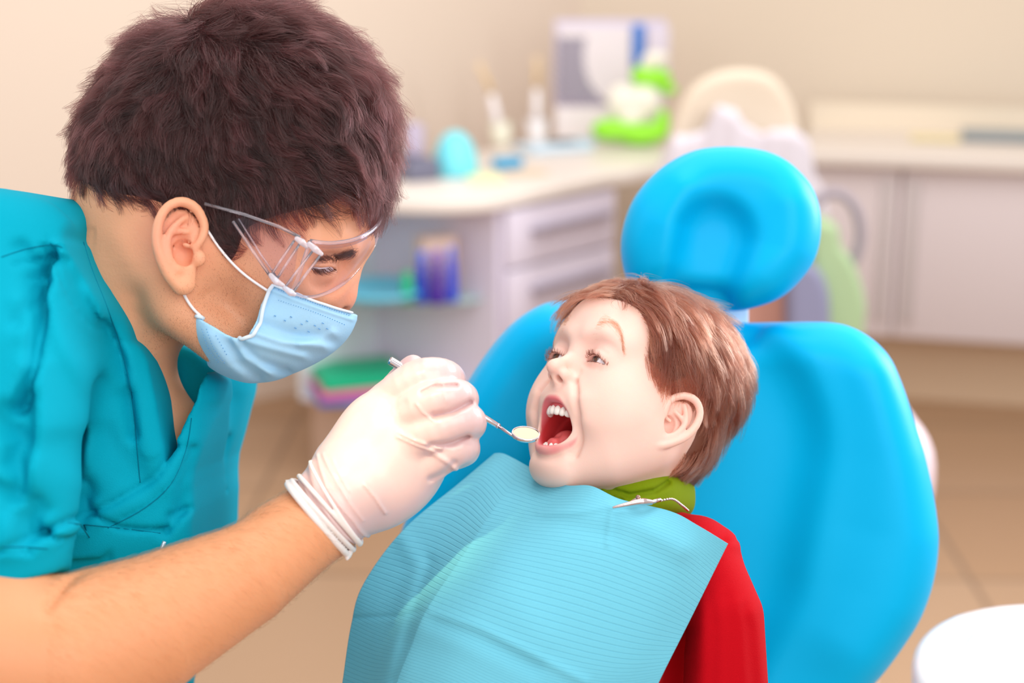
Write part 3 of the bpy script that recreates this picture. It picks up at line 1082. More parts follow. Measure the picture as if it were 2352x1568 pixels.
def build_boy():
    base = tow(V(1400, 1500, 1.45))
    T = empty('boy', base, 'laughing boy with wide open mouth, brown hair and red sweater in the dental chair', 'person')
    s = SDF()
    M = lambda *a: mm(*a)
    s.ell(M(0, -18, 32), M(70, 93, 66), k=0)
    s.ell(M(0, 26, 34), M(58, 50, 50), k=.02)
    s.ell(M(0, 22, -16), M(60, 51, 60), k=.02)
    s.ell(M(0, -6, -30), M(60, 50, 44), k=.02)
    s.ell(M(0, -34, -18), M(58, 62, 46), k=.02)
    s.ell(M(33, 40, -32), M(29, 27, 32), k=.03, sym=True)
    s.ell(M(38, 16, -46), M(25, 36, 36), k=.03, sym=True)
    s.chain([M(48, -2, -48), M(38, 26, -76), M(15, 44, -94)], M(20, 19, 17), k=.02, sym=True)
    s.ell(M(0, 50, -97), M(20, 15, 15), k=.014)
    s.ell(M(0, 16, -70), M(42, 38, 28), k=.02)
    s.ell(M(0, 64, -36), M(25, 15, 15), k=.016)
    s.chain([M(12, 70, 21), M(26, 67, 25), M(40, 57, 22)], M(8, 8, 8), k=.014, sym=True)
    # neck and upper chest under the clothes
    s.chain([M(0, -20, -40), M(-2, -34, -110), M(-6, -40, -150)], M(46, 44, 50), k=.02)
    s.ell(M(0, -45, -190), M(110, 50, 45), k=.03)
    # eye sockets, lids
    for sg in (1, -1):
        s.ell(M(sg * 27, 80, 7), M(16, 11, 9.5), op='s', k=.012)
    s.ell(M(27.5, 60.5, 2.5), M(15.2, 15.0, 14.6), k=.006, sym=True)
    # nose
    s.chain([M(0, 69, 14), M(0, 75, 0), M(0, 86, -12)], M(4.6, 4.2, 5.2), k=.010)
    s.ell(M(0, 90.5, -17), M(7, 7, 6.6), k=.006)
    s.ell(M(7.8, 80.5, -21), M(4.8, 7.5, 5.4), k=.005, sym=True)
    s.chain([M(0, 86, -24), M(0, 78, -30)], M(3.4, 4), k=.004)
    s.chain([M(4.4, 88.5, -27), M(4.8, 83, -24.5), M(4.5, 78, -20)], M(2.2, 3.0, 2.2), op='s', k=.002, sym=True)
    s.disp([M(15.5, 74, -14), M(16, 70, -24)], .004, -.0013, sym=True)
    # nasolabial fold and smile creases
    s.disp([M(17, 72, -24), M(25, 64, -36), M(30, 60, -52), M(30, 60, -70), M(27, 56, -84)], M(3, 3.6, 3.8, 4, 4), -.0034, ax=1, lim=(1, 1, .03), sym=True)
    s.disp([M(34, 60, -40), M(38, 55, -55)], .010, .0025, ax=1, lim=(1, 1, .03), sym=True)
    s.disp([M(0, 60, -84), M(10, 60, -86)], .008, -.003, ax=1, lim=(1, 1, .03), sym=True)
    # mouth: lips then cavity
    lip = [(0, 76.5, -42), (8, 75, -42.5), (16, 69, -48), (22, 61, -58), (24, 56.5, -67), (18, 60, -78), (9, 65, -84.5), (0, 67, -86)]
    lp = lip + [(-x, y, z) for x, y, z in lip[-2:0:-1]]
    LP = cr([M(*x) for x in lp], 4)
    LPc = np.vstack([LP, LP[:1]])
    zz = LPc[:, 2] * 1e3
    rad = np.where(zz > -62, 3.9, 5.0) * 1e-3
    rad = rad - .0016 * np.clip(np.abs(LPc[:, 0]) / .021, 0, 1) ** 3
    s.ell(M(0, 58, -64), M(24, 15, 24), k=.01)
    s.chain(LPc, rad, k=.004)
    s.prism(cr([M(x, z) for x, z in ((0, -44.5), (8, -45), (15, -49.5), (20.5, -58.5), (22.2, -66.5), (17, -76), (8.5, -81.5), (0, -82.5), (-8.5, -81.5), (-17, -76), (-22.2, -66.5), (-20.5, -58.5), (-15, -49.5), (-8, -45))], 4), 1, .045, .11, op='s', k=.003)
    s.ell(M(0, 38, -64), M(22, 34, 19), op='s', k=.006)
    # almond eye slits
    al = [(15.5, -1.4), (19, 1.4), (25, 3.3), (31, 2.8), (36, .2), (39.5, -2.6), (35, -2.6), (28, -2.4), (21, -2.1)]
    for sg in (1, -1):
        s.prism(cr([M(sg * x, z) for x, z in al], 4), 1, .058, .095, op='s', k=.001)
    s.disp([M(15, 66, 5), M(21, 70, 9), M(29, 70, 10.4), M(37, 66, 7)], .0022, -.0005, ax=1, lim=(1, 1, .03), sym=True)
    s.disp([M(17, 66, -6), M(26, 70, -8.5), M(35, 66, -7)], .0030, -.0007, ax=1, lim=(1, 1, .03), sym=True)
    for sg in (1, -1):
        t_ = math.radians(26)
        o_ = rot('Z', sg * 24) @ np.array([sg * 1., 0, 0])
        Ub = rot('Z', sg * 24) @ np.array([0, -1., 0])
        Wv = np.array([0, 0, 1.]) * math.cos(t_) + Ub * math.sin(t_)
        Ub = Ub * math.cos(t_) - np.array([0, 0, 1.]) * math.sin(t_)
        ear(s, M(sg * 66, 9, -25), Ub, Wv, o_, 1.12)
    v, f = s.mesh(M(-92, -112, -170), M(92, 104, 106), .0011, proj=2)
    # colours that belong to the skin itself
    C = np.tile(np.array(lin(244, 206, 192)[:3]), (len(v), 1))
    def mixc(w, c):
        nonlocal C
        C = C * (1 - w[:, None]) + np.array(lin(*c)[:3]) * w[:, None]
    def dist(p):
        return np.linalg.norm(v - M(*p), axis=1)
    mixc(.30 * np.exp(-(dist((40, 52, -28)) / .024) ** 2) + .30 * np.exp(-(dist((-40, 52, -28)) / .024) ** 2), (246, 178, 160))
    mixc(.35 * np.exp(-(dist((0, 90, -20)) / .014) ** 2), (240, 168, 150))
    for sg in (1, -1):
        mixc(.40 * np.exp(-(dist((sg * 72, -10, -12)) / .026) ** 2), (240, 176, 158))
        mixc(.35 * np.exp(-(((v[:, 0] - sg * .027) / .017) ** 2 + ((v[:, 2] - .003) / .012) ** 2)) * (v[:, 1] > .04), (228, 160, 150))
    dl, _ = zip(*[segdist(v[i:i + 20000], LPc[:-1], LPc[1:]) for i in range(0, len(v), 20000)])
    dl = np.concatenate([x.min(1) for x in dl])
    # lip band: on the lip roll and inside the opening
    inside = ((v[:, 0] / .0255) ** 2 + ((v[:, 2] + .0645) / .0262) ** 2)
    lw = np.clip((.0056 - dl) / .0010, 0, 1) * np.clip((1.24 - inside) / .10, 0, 1)
    mixc(np.clip(lw, 0, 1) * .9, (226, 104, 116))
    cav = (s_in := ((v[:, 0] / .0235) ** 2 + ((v[:, 2] + .0640) / .0212) ** 2)) < 1.0
    cavw = np.clip((1.12 - s_in) / .1, 0, 1) * np.clip((.0700 - .25 * np.abs(v[:, 0]) - v[:, 1]) / .006, 0, 1) * (v[:, 1] > .0)
    mixc(np.clip(cavw, 0, 1), (214, 62, 66))
    mk('body', bxf(v), f, skin('boy_skin'), T, col=C)

    # eyes
    for sg in (1, -1):
        eyeball('eyeball', M(sg * 27.5, 60, 2), .0125, np.array([-.10, 1, .06]), T, bxf, (98, 66, 52))
    # lashes and brows
    rng = np.random.default_rng(5)
    dark = hair_mat('boy_lash', [lin(24, 12, 10), lin(50, 24, 18)], .4)
    for sg in (1, -1):
        S = []
        up = cr([M(sg * x, 0, z) for x, z in al[:6]], 10, False)
        for _ in range(64):
            a = up[rng.integers(len(up))]
            c0 = M(sg * 27.5, 60, 2)
            y = math.sqrt(max(.0150 ** 2 - (a[0] - c0[0]) ** 2 - (a[2] - c0[2]) ** 2, 1e-8)) + c0[1]
            p0 = np.array([a[0], y, a[2] + .0002])
            out = (p0 - c0) / .0150
            L = rng.uniform(.0030, .0062)
            d = out * .95 + np.array([sg * (.5 * (a[0] * sg - .0275) / .012), .15, .05]) + rng.normal(size=3) * .12
            d /= np.linalg.norm(d)
            S.append([p0, p0 + d * L * .35 + [0, 0, -.0004], p0 + d * L * .7 + [0, 0, .0004], p0 + d * L + [0, 0, .0026]])
        for _ in range(40):
            a = cr([M(sg * x, 0, z) for x, z in al[5:] + al[:1]], 10, False)[rng.integers(30) + 4]
            y = math.sqrt(max(.0148 ** 2 - (a[0] - c0[0]) ** 2 - (a[2] - c0[2]) ** 2, 1e-8)) + c0[1]
            p0 = np.array([a[0], y, a[2]]); d = (p0 - c0) / .0137 + np.array([0, 0, -.25]) + rng.normal(size=3) * .15
            L = rng.uniform(.0015, .0028)
            S.append([p0, p0 + d * L * .3, p0 + d * L * .7, p0 + d * L])
        strands('eyelashes', tow(bxf(np.array(S).reshape(-1, 3))).reshape(-1, 4, 3), .00019, dark, T)
        S = []
        bp = cr([M(sg * 16, 0, 33), M(sg * 24, 0, 35), M(sg * 33, 0, 32), M(sg * 43, 0, 25), M(sg * 50, 0, 13)], 12, False)
        n = 520
        P0 = []
        for _ in range(n):
            u = rng.random(); i = int(u * (len(bp) - 2))
            w = .0054 * (1 - u * .7)
            P0.append(bp[i] + M(0, 66, 0) + np.array([0, 0, rng.normal() * w * .55]))
        P0 = np.array(P0)
        for _ in range(6):
            P0 -= s.grad(P0) * s.evc(P0)[:, None] * [0, 1, 0] if False else s.grad(P0) * s.evc(P0)[:, None]
        g = s.grad(P0)
        for k in range(n):
            u = abs(P0[k, 0]) * 1e3
            d = np.array([sg * 1., 0, .35 - (u - 13) * .036]) + rng.normal(size=3) * .12
            d -= g[k] * (d @ g[k]); d /= np.linalg.norm(d)
            L = rng.uniform(.004, .007)
            S.append([P0[k], P0[k] + d * L * .4 + g[k] * .0004, P0[k] + d * L * .75 + g[k] * .0004, P0[k] + d * L + g[k] * .0001])
        strands('eyebrow', tow(bxf(np.array(S).reshape(-1, 3))).reshape(-1, 4, 3), .000045, hair_mat('boy_brow', [lin(118, 78, 60), lin(150, 106, 86)], .4), T)

    # teeth
    tm = mat('teeth', lin(246, 240, 232), .18, sss=.2, sssr=(.6, .5, .4), scale=.003, coat=.3)
    arch = lambda a, r=1.0: (math.sin(a) * 19.0 * r, 50 + math.cos(a) * 19 * r)
    for row, (zt, hh, a0) in enumerate(((-48.0, 7.2, 0), (-83.5, 6.0, 0))):
        for k in range(-4, 4):
            wds = (6.4, 5.2, 6.0, 6.6) if row == 0 else (4.6, 4.8, 5.6, 6.4)
            i = k if k >= 0 else -k - 1
            pos = sum(wds[:i]) + wds[i] / 2
            a = pos / 19.5 * (1 if k >= 0 else -1)
            x, y = arch(a)
            y += 3.5 - row * 9
            t = SDF()
            ax3 = basis((0, 0, 1), (math.cos(a), -math.sin(a), 0))
            hz = hh * (1 - .08 * (i > 1))
            c = M(x, y, zt - (hz / 2 if row == 0 else -hz / 2))
            t.ell(c, M(wds[i] * .51, 2.3, hz * .62), rot=ax3, k=0)
            t.ell(c + M(0, 0, (1 if row == 0 else -1) * hz * .3), M(wds[i] * .40, 2.6, hz * .5), rot=ax3, k=.002)
            cz = c[2] - (hz * .46e-3 if row == 0 else -hz * .46e-3)
            bx = [[c[0] - .02, cz], [c[0] + .02, cz], [c[0] + .02, cz + (.03 if row == 0 else -.03)], [c[0] - .02, cz + (.03 if row == 0 else -.03)]]
            t.prism(bx, 1, c[1] - .01, c[1] + .01, op='i', k=.0015)
            vv, ff = t.mesh(c - .007, c + .007, .0006, proj=1)
            mk('tooth', bxf(vv), ff, tm, T)
    t = SDF()
    t.chain([M(0, 30, -78), M(1, 46, -74), M(0, 58, -79)], M(16, 14, 8), k=.003)
    t.disp([M(0, 70, -70), M(0, 20, -68)], .003, -.002)
    vv, ff = t.mesh(M(-24, 10, -98), M(24, 74, -58), .0012)
    mk('tongue', bxf(vv), ff, mat('tongue', lin(222, 96, 96), .35, sss=.3, scale=.004, bump=(900, .25, .0005)), T)
    # gums
    t = SDF()
    g = [M(*arch(a, .93), -45.0) + M(0, 2, 0) for a in np.linspace(-1.35, 1.35, 12)]
    t.chain(g, .0046, k=.002)
    vv, ff = t.mesh(M(-28, 30, -56), M(28, 76, -36), .0012)
    mk('gum', bxf(vv), ff, mat('gum', lin(214, 92, 96), .3, sss=.3, scale=.004), T)
    boy_hair(T)
    boy_clothes(T)


def boy_hair(T):
    M = mm
    sk = SDF()
    sk.ell(M(0, -18, 32), M(71.5, 94.5, 67.5), k=0)
    sk.ell(M(0, 26, 34), M(59, 51, 51), k=.02)
    sk.ell(M(0, -34, -22), M(60, 66, 50), k=.02)
    # cap: hair-bearing region in the side plane (forward, up)
    reg = [(84, 58), (66, 56), (56, 44), (50, 28), (43, 2), (35, -20), (27, -30), (20, -20), (8, 4), (-4, 14), (-26, 4), (-36, -18), (-38, -45), (-44, -70), (-75, -72),
           (-125, -40), (-130, 60), (-60, 125), (40, 125), (90, 90)]
    reg = cr([M(*x) for x in reg], 3)
    cap = SDF(); cap.p = list(sk.p)
    cap.disp([M(0, 60, 80), M(0, -60, 100), M(0, -110, 20)], .2, .0015)
    cap.prism(reg, 0, -.12, .12, op='i', k=.004)
    v, f = cap.mesh(M(-90, -120, -80), M(90, 100, 125), .0022, proj=1)
    v0, f0 = v, f
    ctr = reg.mean(0)
    e_ = np.roll(reg, -1, 0) - np.roll(reg, 1, 0)
    n_ = np.stack([e_[:, 1], -e_[:, 0]], 1) / np.linalg.norm(e_, axis=1)[:, None]
    if polysdf(reg[:1] + n_[:1] * .001, reg)[0] < 0:
        n_ = -n_
    cap.p.pop()
    cap.prism(reg - n_ * .004, 0, -.12, .12, op='i', k=.003)
    v, f = cap.mesh(M(-90, -120, -80), M(90, 100, 125), .0022, proj=1)
    C = np.tile(np.array(lin(120, 74, 54)[:3]), (len(v), 1))
    mk('hair', bxf(v), f, mat('boy_scalp', lin(110, 66, 50), .7), T)
    hair = T.children[-1] if False else sc.objects[[o.name for o in sc.objects if o.parent == T and o.name.startswith('hair')][-1]]
    rng = np.random.default_rng(3)
    # work in the modelling frame from here
    S2 = SDF()
    Ri = np.linalg.inv(BOY_R)
    for c, r in ((M(0, -18, 32), M(71.5, 94.5, 67.5)), (M(0, 26, 34), M(59, 51, 51)), (M(0, -34, -22), M(60, 66, 50))):
        S2.ell(bxf(c), r * .93, rot=(BOY_R / .93).T, k=.02 * .93 if len(S2.p) else 0)
    n = 30000
    v, f = v0, f0
    vm = v.copy()
    d = sk.evc(vm)
    msk = (d > .0005).astype(float)
    P = sample(vm, f, n, rng, msk)
    q = P
    inreg = polysdf(q[:, 1:], reg) < -.0005
    P = P[inreg]
    Pv = bxf(P)
    ctrl = [(1395, 668, -1, .3), (1432, 668, .5, .9), (1415, 640, -.9, .3), (1360, 650, -1, .45), (1330, 680, -.9, .7), (1450, 640, .15, 1), (1460, 700, .45, 1), (1500, 780, .35, 1), (1505, 860, .05, 1), (1500, 920, -.2, 1),
            (1480, 625, -.2, .6), (1540, 640, .25, .9), (1560, 720, .45, 1), (1570, 820, .2, 1), (1560, 920, -.1, 1), (1620, 680, .6, .9), (1650, 760, .6, 1), (1660, 850, .4, 1), (1650, 950, -.05, 1),
            (1700, 790, .6, .8), (1730, 850, .25, 1), (1720, 950, -.15, 1), (1680, 1030, -.35, 1), (1640, 1080, -.8, .5), (1590, 1100, -1, .25), (1550, 1090, -.6, .5), (1560, 1050, -.5, .6), (1610, 1010, -.45, 1)]
    L = rng.uniform(.030, .048, len(Pv))
    px = px_of(Pv)
    L *= np.where(px[:, 1] > 1000, .6, 1.0)
    # hair in front of / above the ear stays short so the ear shows
    earc = (np.hypot((px[:, 0] - 1565) / 75, (px[:, 1] - 925) / 70) < 1)
    L = np.where(earc, L * .5, L)
    kp = np.hypot((px[:, 0] - 1580) / 46, (px[:, 1] - 986) / 52) > 1
    kp &= ~((px[:, 0] < 1322) & (px[:, 1] > 695))
    L = np.where((px[:, 0] > 1365) & (px[:, 0] < 1470) & (px[:, 1] > 640) & (px[:, 1] < 730), L * .42, L)
    L = np.where(px[:, 0] < 1360, L * .8, L)
    Pv, L, px = Pv[kp], L[kp], px[kp]
    S, tint = grow(S2, Pv, ctrl, L, 11, .35, rng, wav=.20, clump=20, mind=.003, seed=4)
    m = hair_mat('boy_hair', [lin(36, 13, 8), lin(80, 36, 24), lin(114, 60, 42), lin(152, 98, 80)], .22)
    strands('hair_strands', tow(S.reshape(-1, 3)).reshape(-1, 11, 3), rng.uniform(.00007, .00013, len(S)), m, hair, .2, tint)
    # cowlick at the crown
    c0 = bxf(M(20, -92, 62))
    n = 120
    R0 = ray(S2, np.array([1680., 815]) + rng.normal(size=(n * 2, 2)) * 12, 1.2, 1.46)
    R0 = R0[np.abs(S2.evc(R0)) < .002][:n]
    n = len(R0)
    ct = [(1700, 760, .4, -1), (1760, 800, 1, .1), (1740, 850, .8, 1), (1700, 850, .3, 1)]
    S, tint = grow(S2, R0, ct, rng.uniform(.012, .028, n), 8, 1.2, rng, wav=.35, clump=12, mind=.002, seed=9)
    strands('hair_strands', tow(S.reshape(-1, 3)).reshape(-1, 8, 3), .0001, m, hair, .2)


def boy_clothes(T):
    s = SDF()
    s.chain([V(1420, 1300, 1.40), V(1390, 1420, 1.42), V(1330, 1700, 1.42)], [.060, .090, .10], k=.0)
    s.chain([V(1230, 1270, 1.46), V(1200, 1420, 1.45), V(1180, 1700, 1.44)], [.045, .075, .09], k=.04)
    s.chain([V(1250, 1260, 1.455), V(1440, 1262, 1.40), V(1595, 1276, 1.345)], [.040, .038, .034], k=.03)
    s.chain([V(1606, 1318, 1.325), V(1645, 1420, 1.31), V(1655, 1700, 1.29)], [.037, .0385, .040], k=.015)
    s.chain([V(1185, 1240, 1.49), V(1080, 1350, 1.50), V(1000, 1600, 1.46)], [.038, .036, .036], k=.015)
    f3 = lambda *p: [V(x, y, 1.3) for x, y in p]
    L = (1, -1, 1.36)
    s.disp(f3((1690, 1245), (1712, 1252)), .006, .003, ax=1, lim=L)
    s.disp(f3((1600, 1250), (1680, 1246), (1712, 1252)), .0022, -.0014, ax=1, lim=L)
    s.disp(f3((1560, 1450), (1562, 1520), (1550, 1640)), .010, -.014, ax=1, lim=L)
    s.disp(f3((1575, 1240), (1590, 1300), (1585, 1400), (1565, 1480)), .006, -.006, ax=1, lim=L)
    for k in range(7):
        x0 = 1600 + 20 * k
        s.disp(f3((x0, 1330 + 12 * k), (x0 + 10, 1430), (x0 - 6 + 5 * k, 1600)), .006, .0011 * (-1) ** k, ax=1, lim=L)
    v, f = s.mesh(V(900, 1700, 1.56) - .12, V(1800, 1080, 1.22) + [.05, .40, .05], .003, proj=1) if False else \
        s.mesh([-.17, 1.20, -.36], [.26, 1.62, -.10], .003, proj=1)
    mk('sweater', v, f, mat('red_knit', lin(184, 0, 18), .85, sheen=.0, spec=.15, bump=(1300, .5, .0006)), T)
    # green turtleneck collar
    s = SDF()
    ringp = [(1372, 1112, 1.335), (1440, 1118, 1.325), (1500, 1112, 1.335), (1545, 1115, 1.36), (1570, 1120, 1.40), (1520, 1110, 1.45), (1420, 1100, 1.46), (1350, 1100, 1.42), (1340, 1106, 1.37)]
    r1 = cr([V(x, y + 12, dd) for x, y, dd in ringp], 4); r1 = np.vstack([r1, r1[:1]])
    r2 = cr([V(x - 4, y + 42, dd) for x, y, dd in ringp], 4); r2 = np.vstack([r2, r2[:1]])
    r0 = cr([V(x + 2, y - 2, dd + .004) for x, y, dd in ringp], 4); r0 = np.vstack([r0, r0[:1]])
    s.chain(r0, .0075, k=0)
    s.chain(r1, .0092, k=.006)
    s.chain((r1 + r2) / 2, .0085, k=.007)
    s.chain(r2, .0100, k=.007)
    s.disp([V(1400, 1128, 1.3), V(1450, 1142, 1.3), V(1510, 1134, 1.3), V(1545, 1118, 1.3)], .0026, -.0040, ax=1)
    s.disp([V(1380, 1135, 1.3), V(1430, 1152, 1.3)], .002, -.0030, ax=1)
    v, f = s.mesh([.05, 1.28, -.19], [.19, 1.50, -.10], .0016, proj=1)
    mk('turtleneck_collar', v, f, mat('green_knit', lin(120, 142, 10), .85, spec=.15, bump=(1600, .5, .0005)), T)


# ------------------------------------------------------------------ paper bib, clip and bead chain
def build_bib():
    G = [[(1136, 1041, 1.43), (1160, 1043, 1.42), (1208, 1068, 1.385), (1290, 1112, 1.315), (1358, 1116, 1.285), (1425, 1146, 1.28), (1540, 1174, 1.268), (1604, 1207, 1.266), (1672, 1248, 1.278)],
         [(1052, 1112, 1.43), (1095, 1118, 1.39), (1138, 1163, 1.335), (1230, 1185, 1.295), (1320, 1190, 1.27), (1420, 1205, 1.26), (1510, 1235, 1.257), (1580, 1265, 1.260), (1640, 1312, 1.275)],
         [(925, 1218, 1.40), (1000, 1235, 1.36), (1068, 1270, 1.30), (1160, 1290, 1.268), (1250, 1310, 1.253), (1350, 1335, 1.246), (1440, 1365, 1.246), (1520, 1395, 1.252), (1584, 1425, 1.265)],
         [(834, 1343, 1.38), (915, 1375, 1.33), (979, 1403, 1.275), (1070, 1440, 1.248), (1160, 1475, 1.237), (1250, 1505, 1.233), (1350, 1530, 1.234), (1440, 1540, 1.240), (1531, 1530, 1.252)],
         [(806, 1440, 1.37), (875, 1470, 1.315), (945, 1485, 1.268), (1040, 1515, 1.243), (1130, 1555, 1.232), (1220, 1590, 1.228), (1310, 1610, 1.230), (1400, 1615, 1.236), (1494, 1606, 1.246)],
         [(788, 1560, 1.36), (850, 1580, 1.31), (912, 1568, 1.262), (1010, 1600, 1.240), (1100, 1640, 1.230), (1190, 1680, 1.227), (1280, 1700, 1.229), (1370, 1705, 1.234), (1450, 1694, 1.242)],
         [(770, 1680, 1.36), (830, 1700, 1.31), (880, 1690, 1.265), (980, 1710, 1.245), (1070, 1740, 1.235), (1160, 1770, 1.232), (1250, 1790, 1.234), (1340, 1790, 1.238), (1410, 1780, 1.246)]]
    G = np.array(G, float)
    R = []
    for row in G:
        R.append(np.vstack([cr(row[:3], 24, False)[:-1], cr(row[2:], 20, False)]))
    R = np.array(R)
    cols = [cr(R[:, j], 26, False) for j in range(R.shape[1])]
    A = np.array(cols).transpose(1, 0, 2)
    nv, nu = A.shape[:2]
    P = np.array([V(x, y, d) for x, y, d in A.reshape(-1, 3)])
    px, py = A[..., 0].ravel(), A[..., 1].ravel()
    def seg(pts, w, amp, sharp=2):
        q = np.array(pts, float)
        d, _ = segdist(np.stack([px, py], 1), q[:-1], q[1:])
        P[:, 1] -= amp * np.exp(-(d.min(1) / w) ** sharp)
    seg([(979, 1403), (1100, 1440), (1230, 1505), (1344, 1564)], 12, .0016)
    seg([(1000, 1428), (1100, 1468), (1230, 1535)], 22, -.0022)
    seg([(1405, 1168), (1395, 1250)], 6, .0018)
    seg([(1405, 1160), (1330, 1175), (1240, 1180)], 9, .0016)
    seg([(1418, 1165), (1480, 1210), (1560, 1260)], 30, .003)
    seg([(1250, 1195), (1340, 1215), (1400, 1230)], 25, -.002)
    seg([(925, 1235), (960, 1300), (930, 1400), (890, 1568)], 22, .004)
    seg([(985, 1290), (950, 1400), (905, 1560)], 16, -.004)
    seg([(806, 1420), (919, 1414), (979, 1403)], 6, -.0016)
    seg([(1180, 1380), (1240, 1460)], 50, .0015)
    idx = np.arange(nv * nu).reshape(nv, nu)
    Fq = np.stack([idx[:-1, :-1], idx[1:, :-1], idx[1:, 1:], idx[:-1, 1:]], -1).reshape(-1, 4)
    m = mat('bib_paper', lin(128, 214, 238), .75, spec=.2, sss=.0)
    nt = m.node_tree
    b = nt.nodes['Principled BSDF']
    uv = nt.nodes.new('ShaderNodeUVMap'); uv.uv_map = 'UV'
    def wave(sx, rotz, lo):
        mp = nt.nodes.new('ShaderNodeMapping'); mp.inputs['Scale'].default_value = (sx, sx, 1); mp.inputs['Rotation'].default_value = (0, 0, rotz)
        w = nt.nodes.new('ShaderNodeTexWave'); w.inputs['Scale'].default_value = 1; w.wave_profile = 'SIN'; w.bands_direction = 'Y'
        nt.links.new(uv.outputs[0], mp.inputs[0]); nt.links.new(mp.outputs[0], w.inputs['Vector'])
        r = nt.nodes.new('ShaderNodeMapRange'); r.inputs[1].default_value = lo; r.inputs[2].default_value = 1
        nt.links.new(w.outputs['Fac'], r.inputs[0])
        return r.outputs[0]
    w1 = wave(26, 0, .82); w2 = wave(120, .78, .2)
    ad = nt.nodes.new('ShaderNodeMath'); ad.operation = 'MULTIPLY_ADD'
    nt.links.new(w1, ad.inputs[0]); ad.inputs[1].default_value = 1.3; nt.links.new(w2, ad.inputs[2])
    bu = nt.nodes.new('ShaderNodeBump'); bu.inputs['Strength'].default_value = .5; bu.inputs['Distance'].default_value = .0006; bu.invert = True
    nt.links.new(ad.outputs[0], bu.inputs['Height']); nt.links.new(bu.outputs[0], b.inputs['Normal'])
    mx = nt.nodes.new('ShaderNodeMix'); mx.data_type = 'RGBA'
    sc_ = nt.nodes.new('ShaderNodeMath'); sc_.operation = 'MULTIPLY'; sc_.inputs[1].default_value = .2
    nt.links.new(w1, sc_.inputs[0]); nt.links.new(sc_.outputs[0], mx.inputs[0])
    mx.inputs[6].default_value = lin(116, 202, 226); mx.inputs[7].default_value = lin(78, 168, 208)
    nt.links.new(mx.outputs[2], b.inputs['Base Color'])
    o = mk('paper_bib', P, Fq, m, None)
    ul = o.data.uv_layers.new(name='UV')
    loops = np.empty(len(o.data.loops), 'i'); o.data.loops.foreach_get('vertex_index', loops)
    U = np.stack([(loops % nu) / nu * .9, (loops // nu) / nv * .9], 1)
    ul.data.foreach_set('uv', U.astype('f').ravel())
    mods(o, solid=.0005)
    setp(o, 'light blue embossed paper bib covering the chest of the boy', 'bib')
    # clip
    t = empty('bib_clip', tow(V(1445, 1157, 1.265)), 'small metal clip with a bead chain holding the right corner of the blue paper bib', 'clip')
    me = mat('steel', lin(225, 205, 205), .22, 1)
    c1 = cr([V(1409, 1165, 1.262), V(1440, 1158, 1.262), V(1470, 1152, 1.263), (V(1495, 1153, 1.268))], 5, False)
    s = SDF().chain(c1, resamp(np.array([[.0009], [.0018], [.0028], [.0022]]), len(c1))[:, 0], k=.001)
    v, f = s.mesh(c1.min(0) - .005, c1.max(0) + .005, .0005)
    mk('jaw', v, f, me, t)
    MB().tube([V(1495, 1153, 1.268), V(1517, 1147, 1.272)], .0016, 12).build('tube', me, t, True, world=False)
    s = SDF().chain([V(1440, 1157, 1.268), V(1466, 1146, 1.268)], [.0008, .002], k=.001)
    v, f = s.mesh(V(1440, 1157, 1.268) - .004, V(1466, 1146, 1.268) + .004, .0005)
    mk('lever', v, f, me, t)
    MB().lathe(V(1465, 1142, 1.266), [(.0018, 0), (.0019, .0012), (.001, .0018), (0, .0018)], 16, basis((0, -1, .2))).build('rivet', mat('rivet', lin(150, 120, 110), .35, .9), t, True, world=False)
    ch = cr([V(1520, 1149, 1.272), V(1545, 1146, 1.285), V(1566, 1160, 1.31), V(1580, 1172, 1.34)], 10, False)
    pts = resamp(ch, 22)
    for i, p in enumerate(pts):
        MB().lathe(p, [(0, -.0011), (.0008, -.0008), (.00112, 0), (.0008, .0008), (0, .0011)], 10, cap=False).build('bead', me, t, True, world=False)
# ------------------------------------------------------------------ the dentist
D0 = 1.33                      # depth of his mid plane


def pj(pts, d=D0):
    return [V(x, y, d) for x, y in pts]


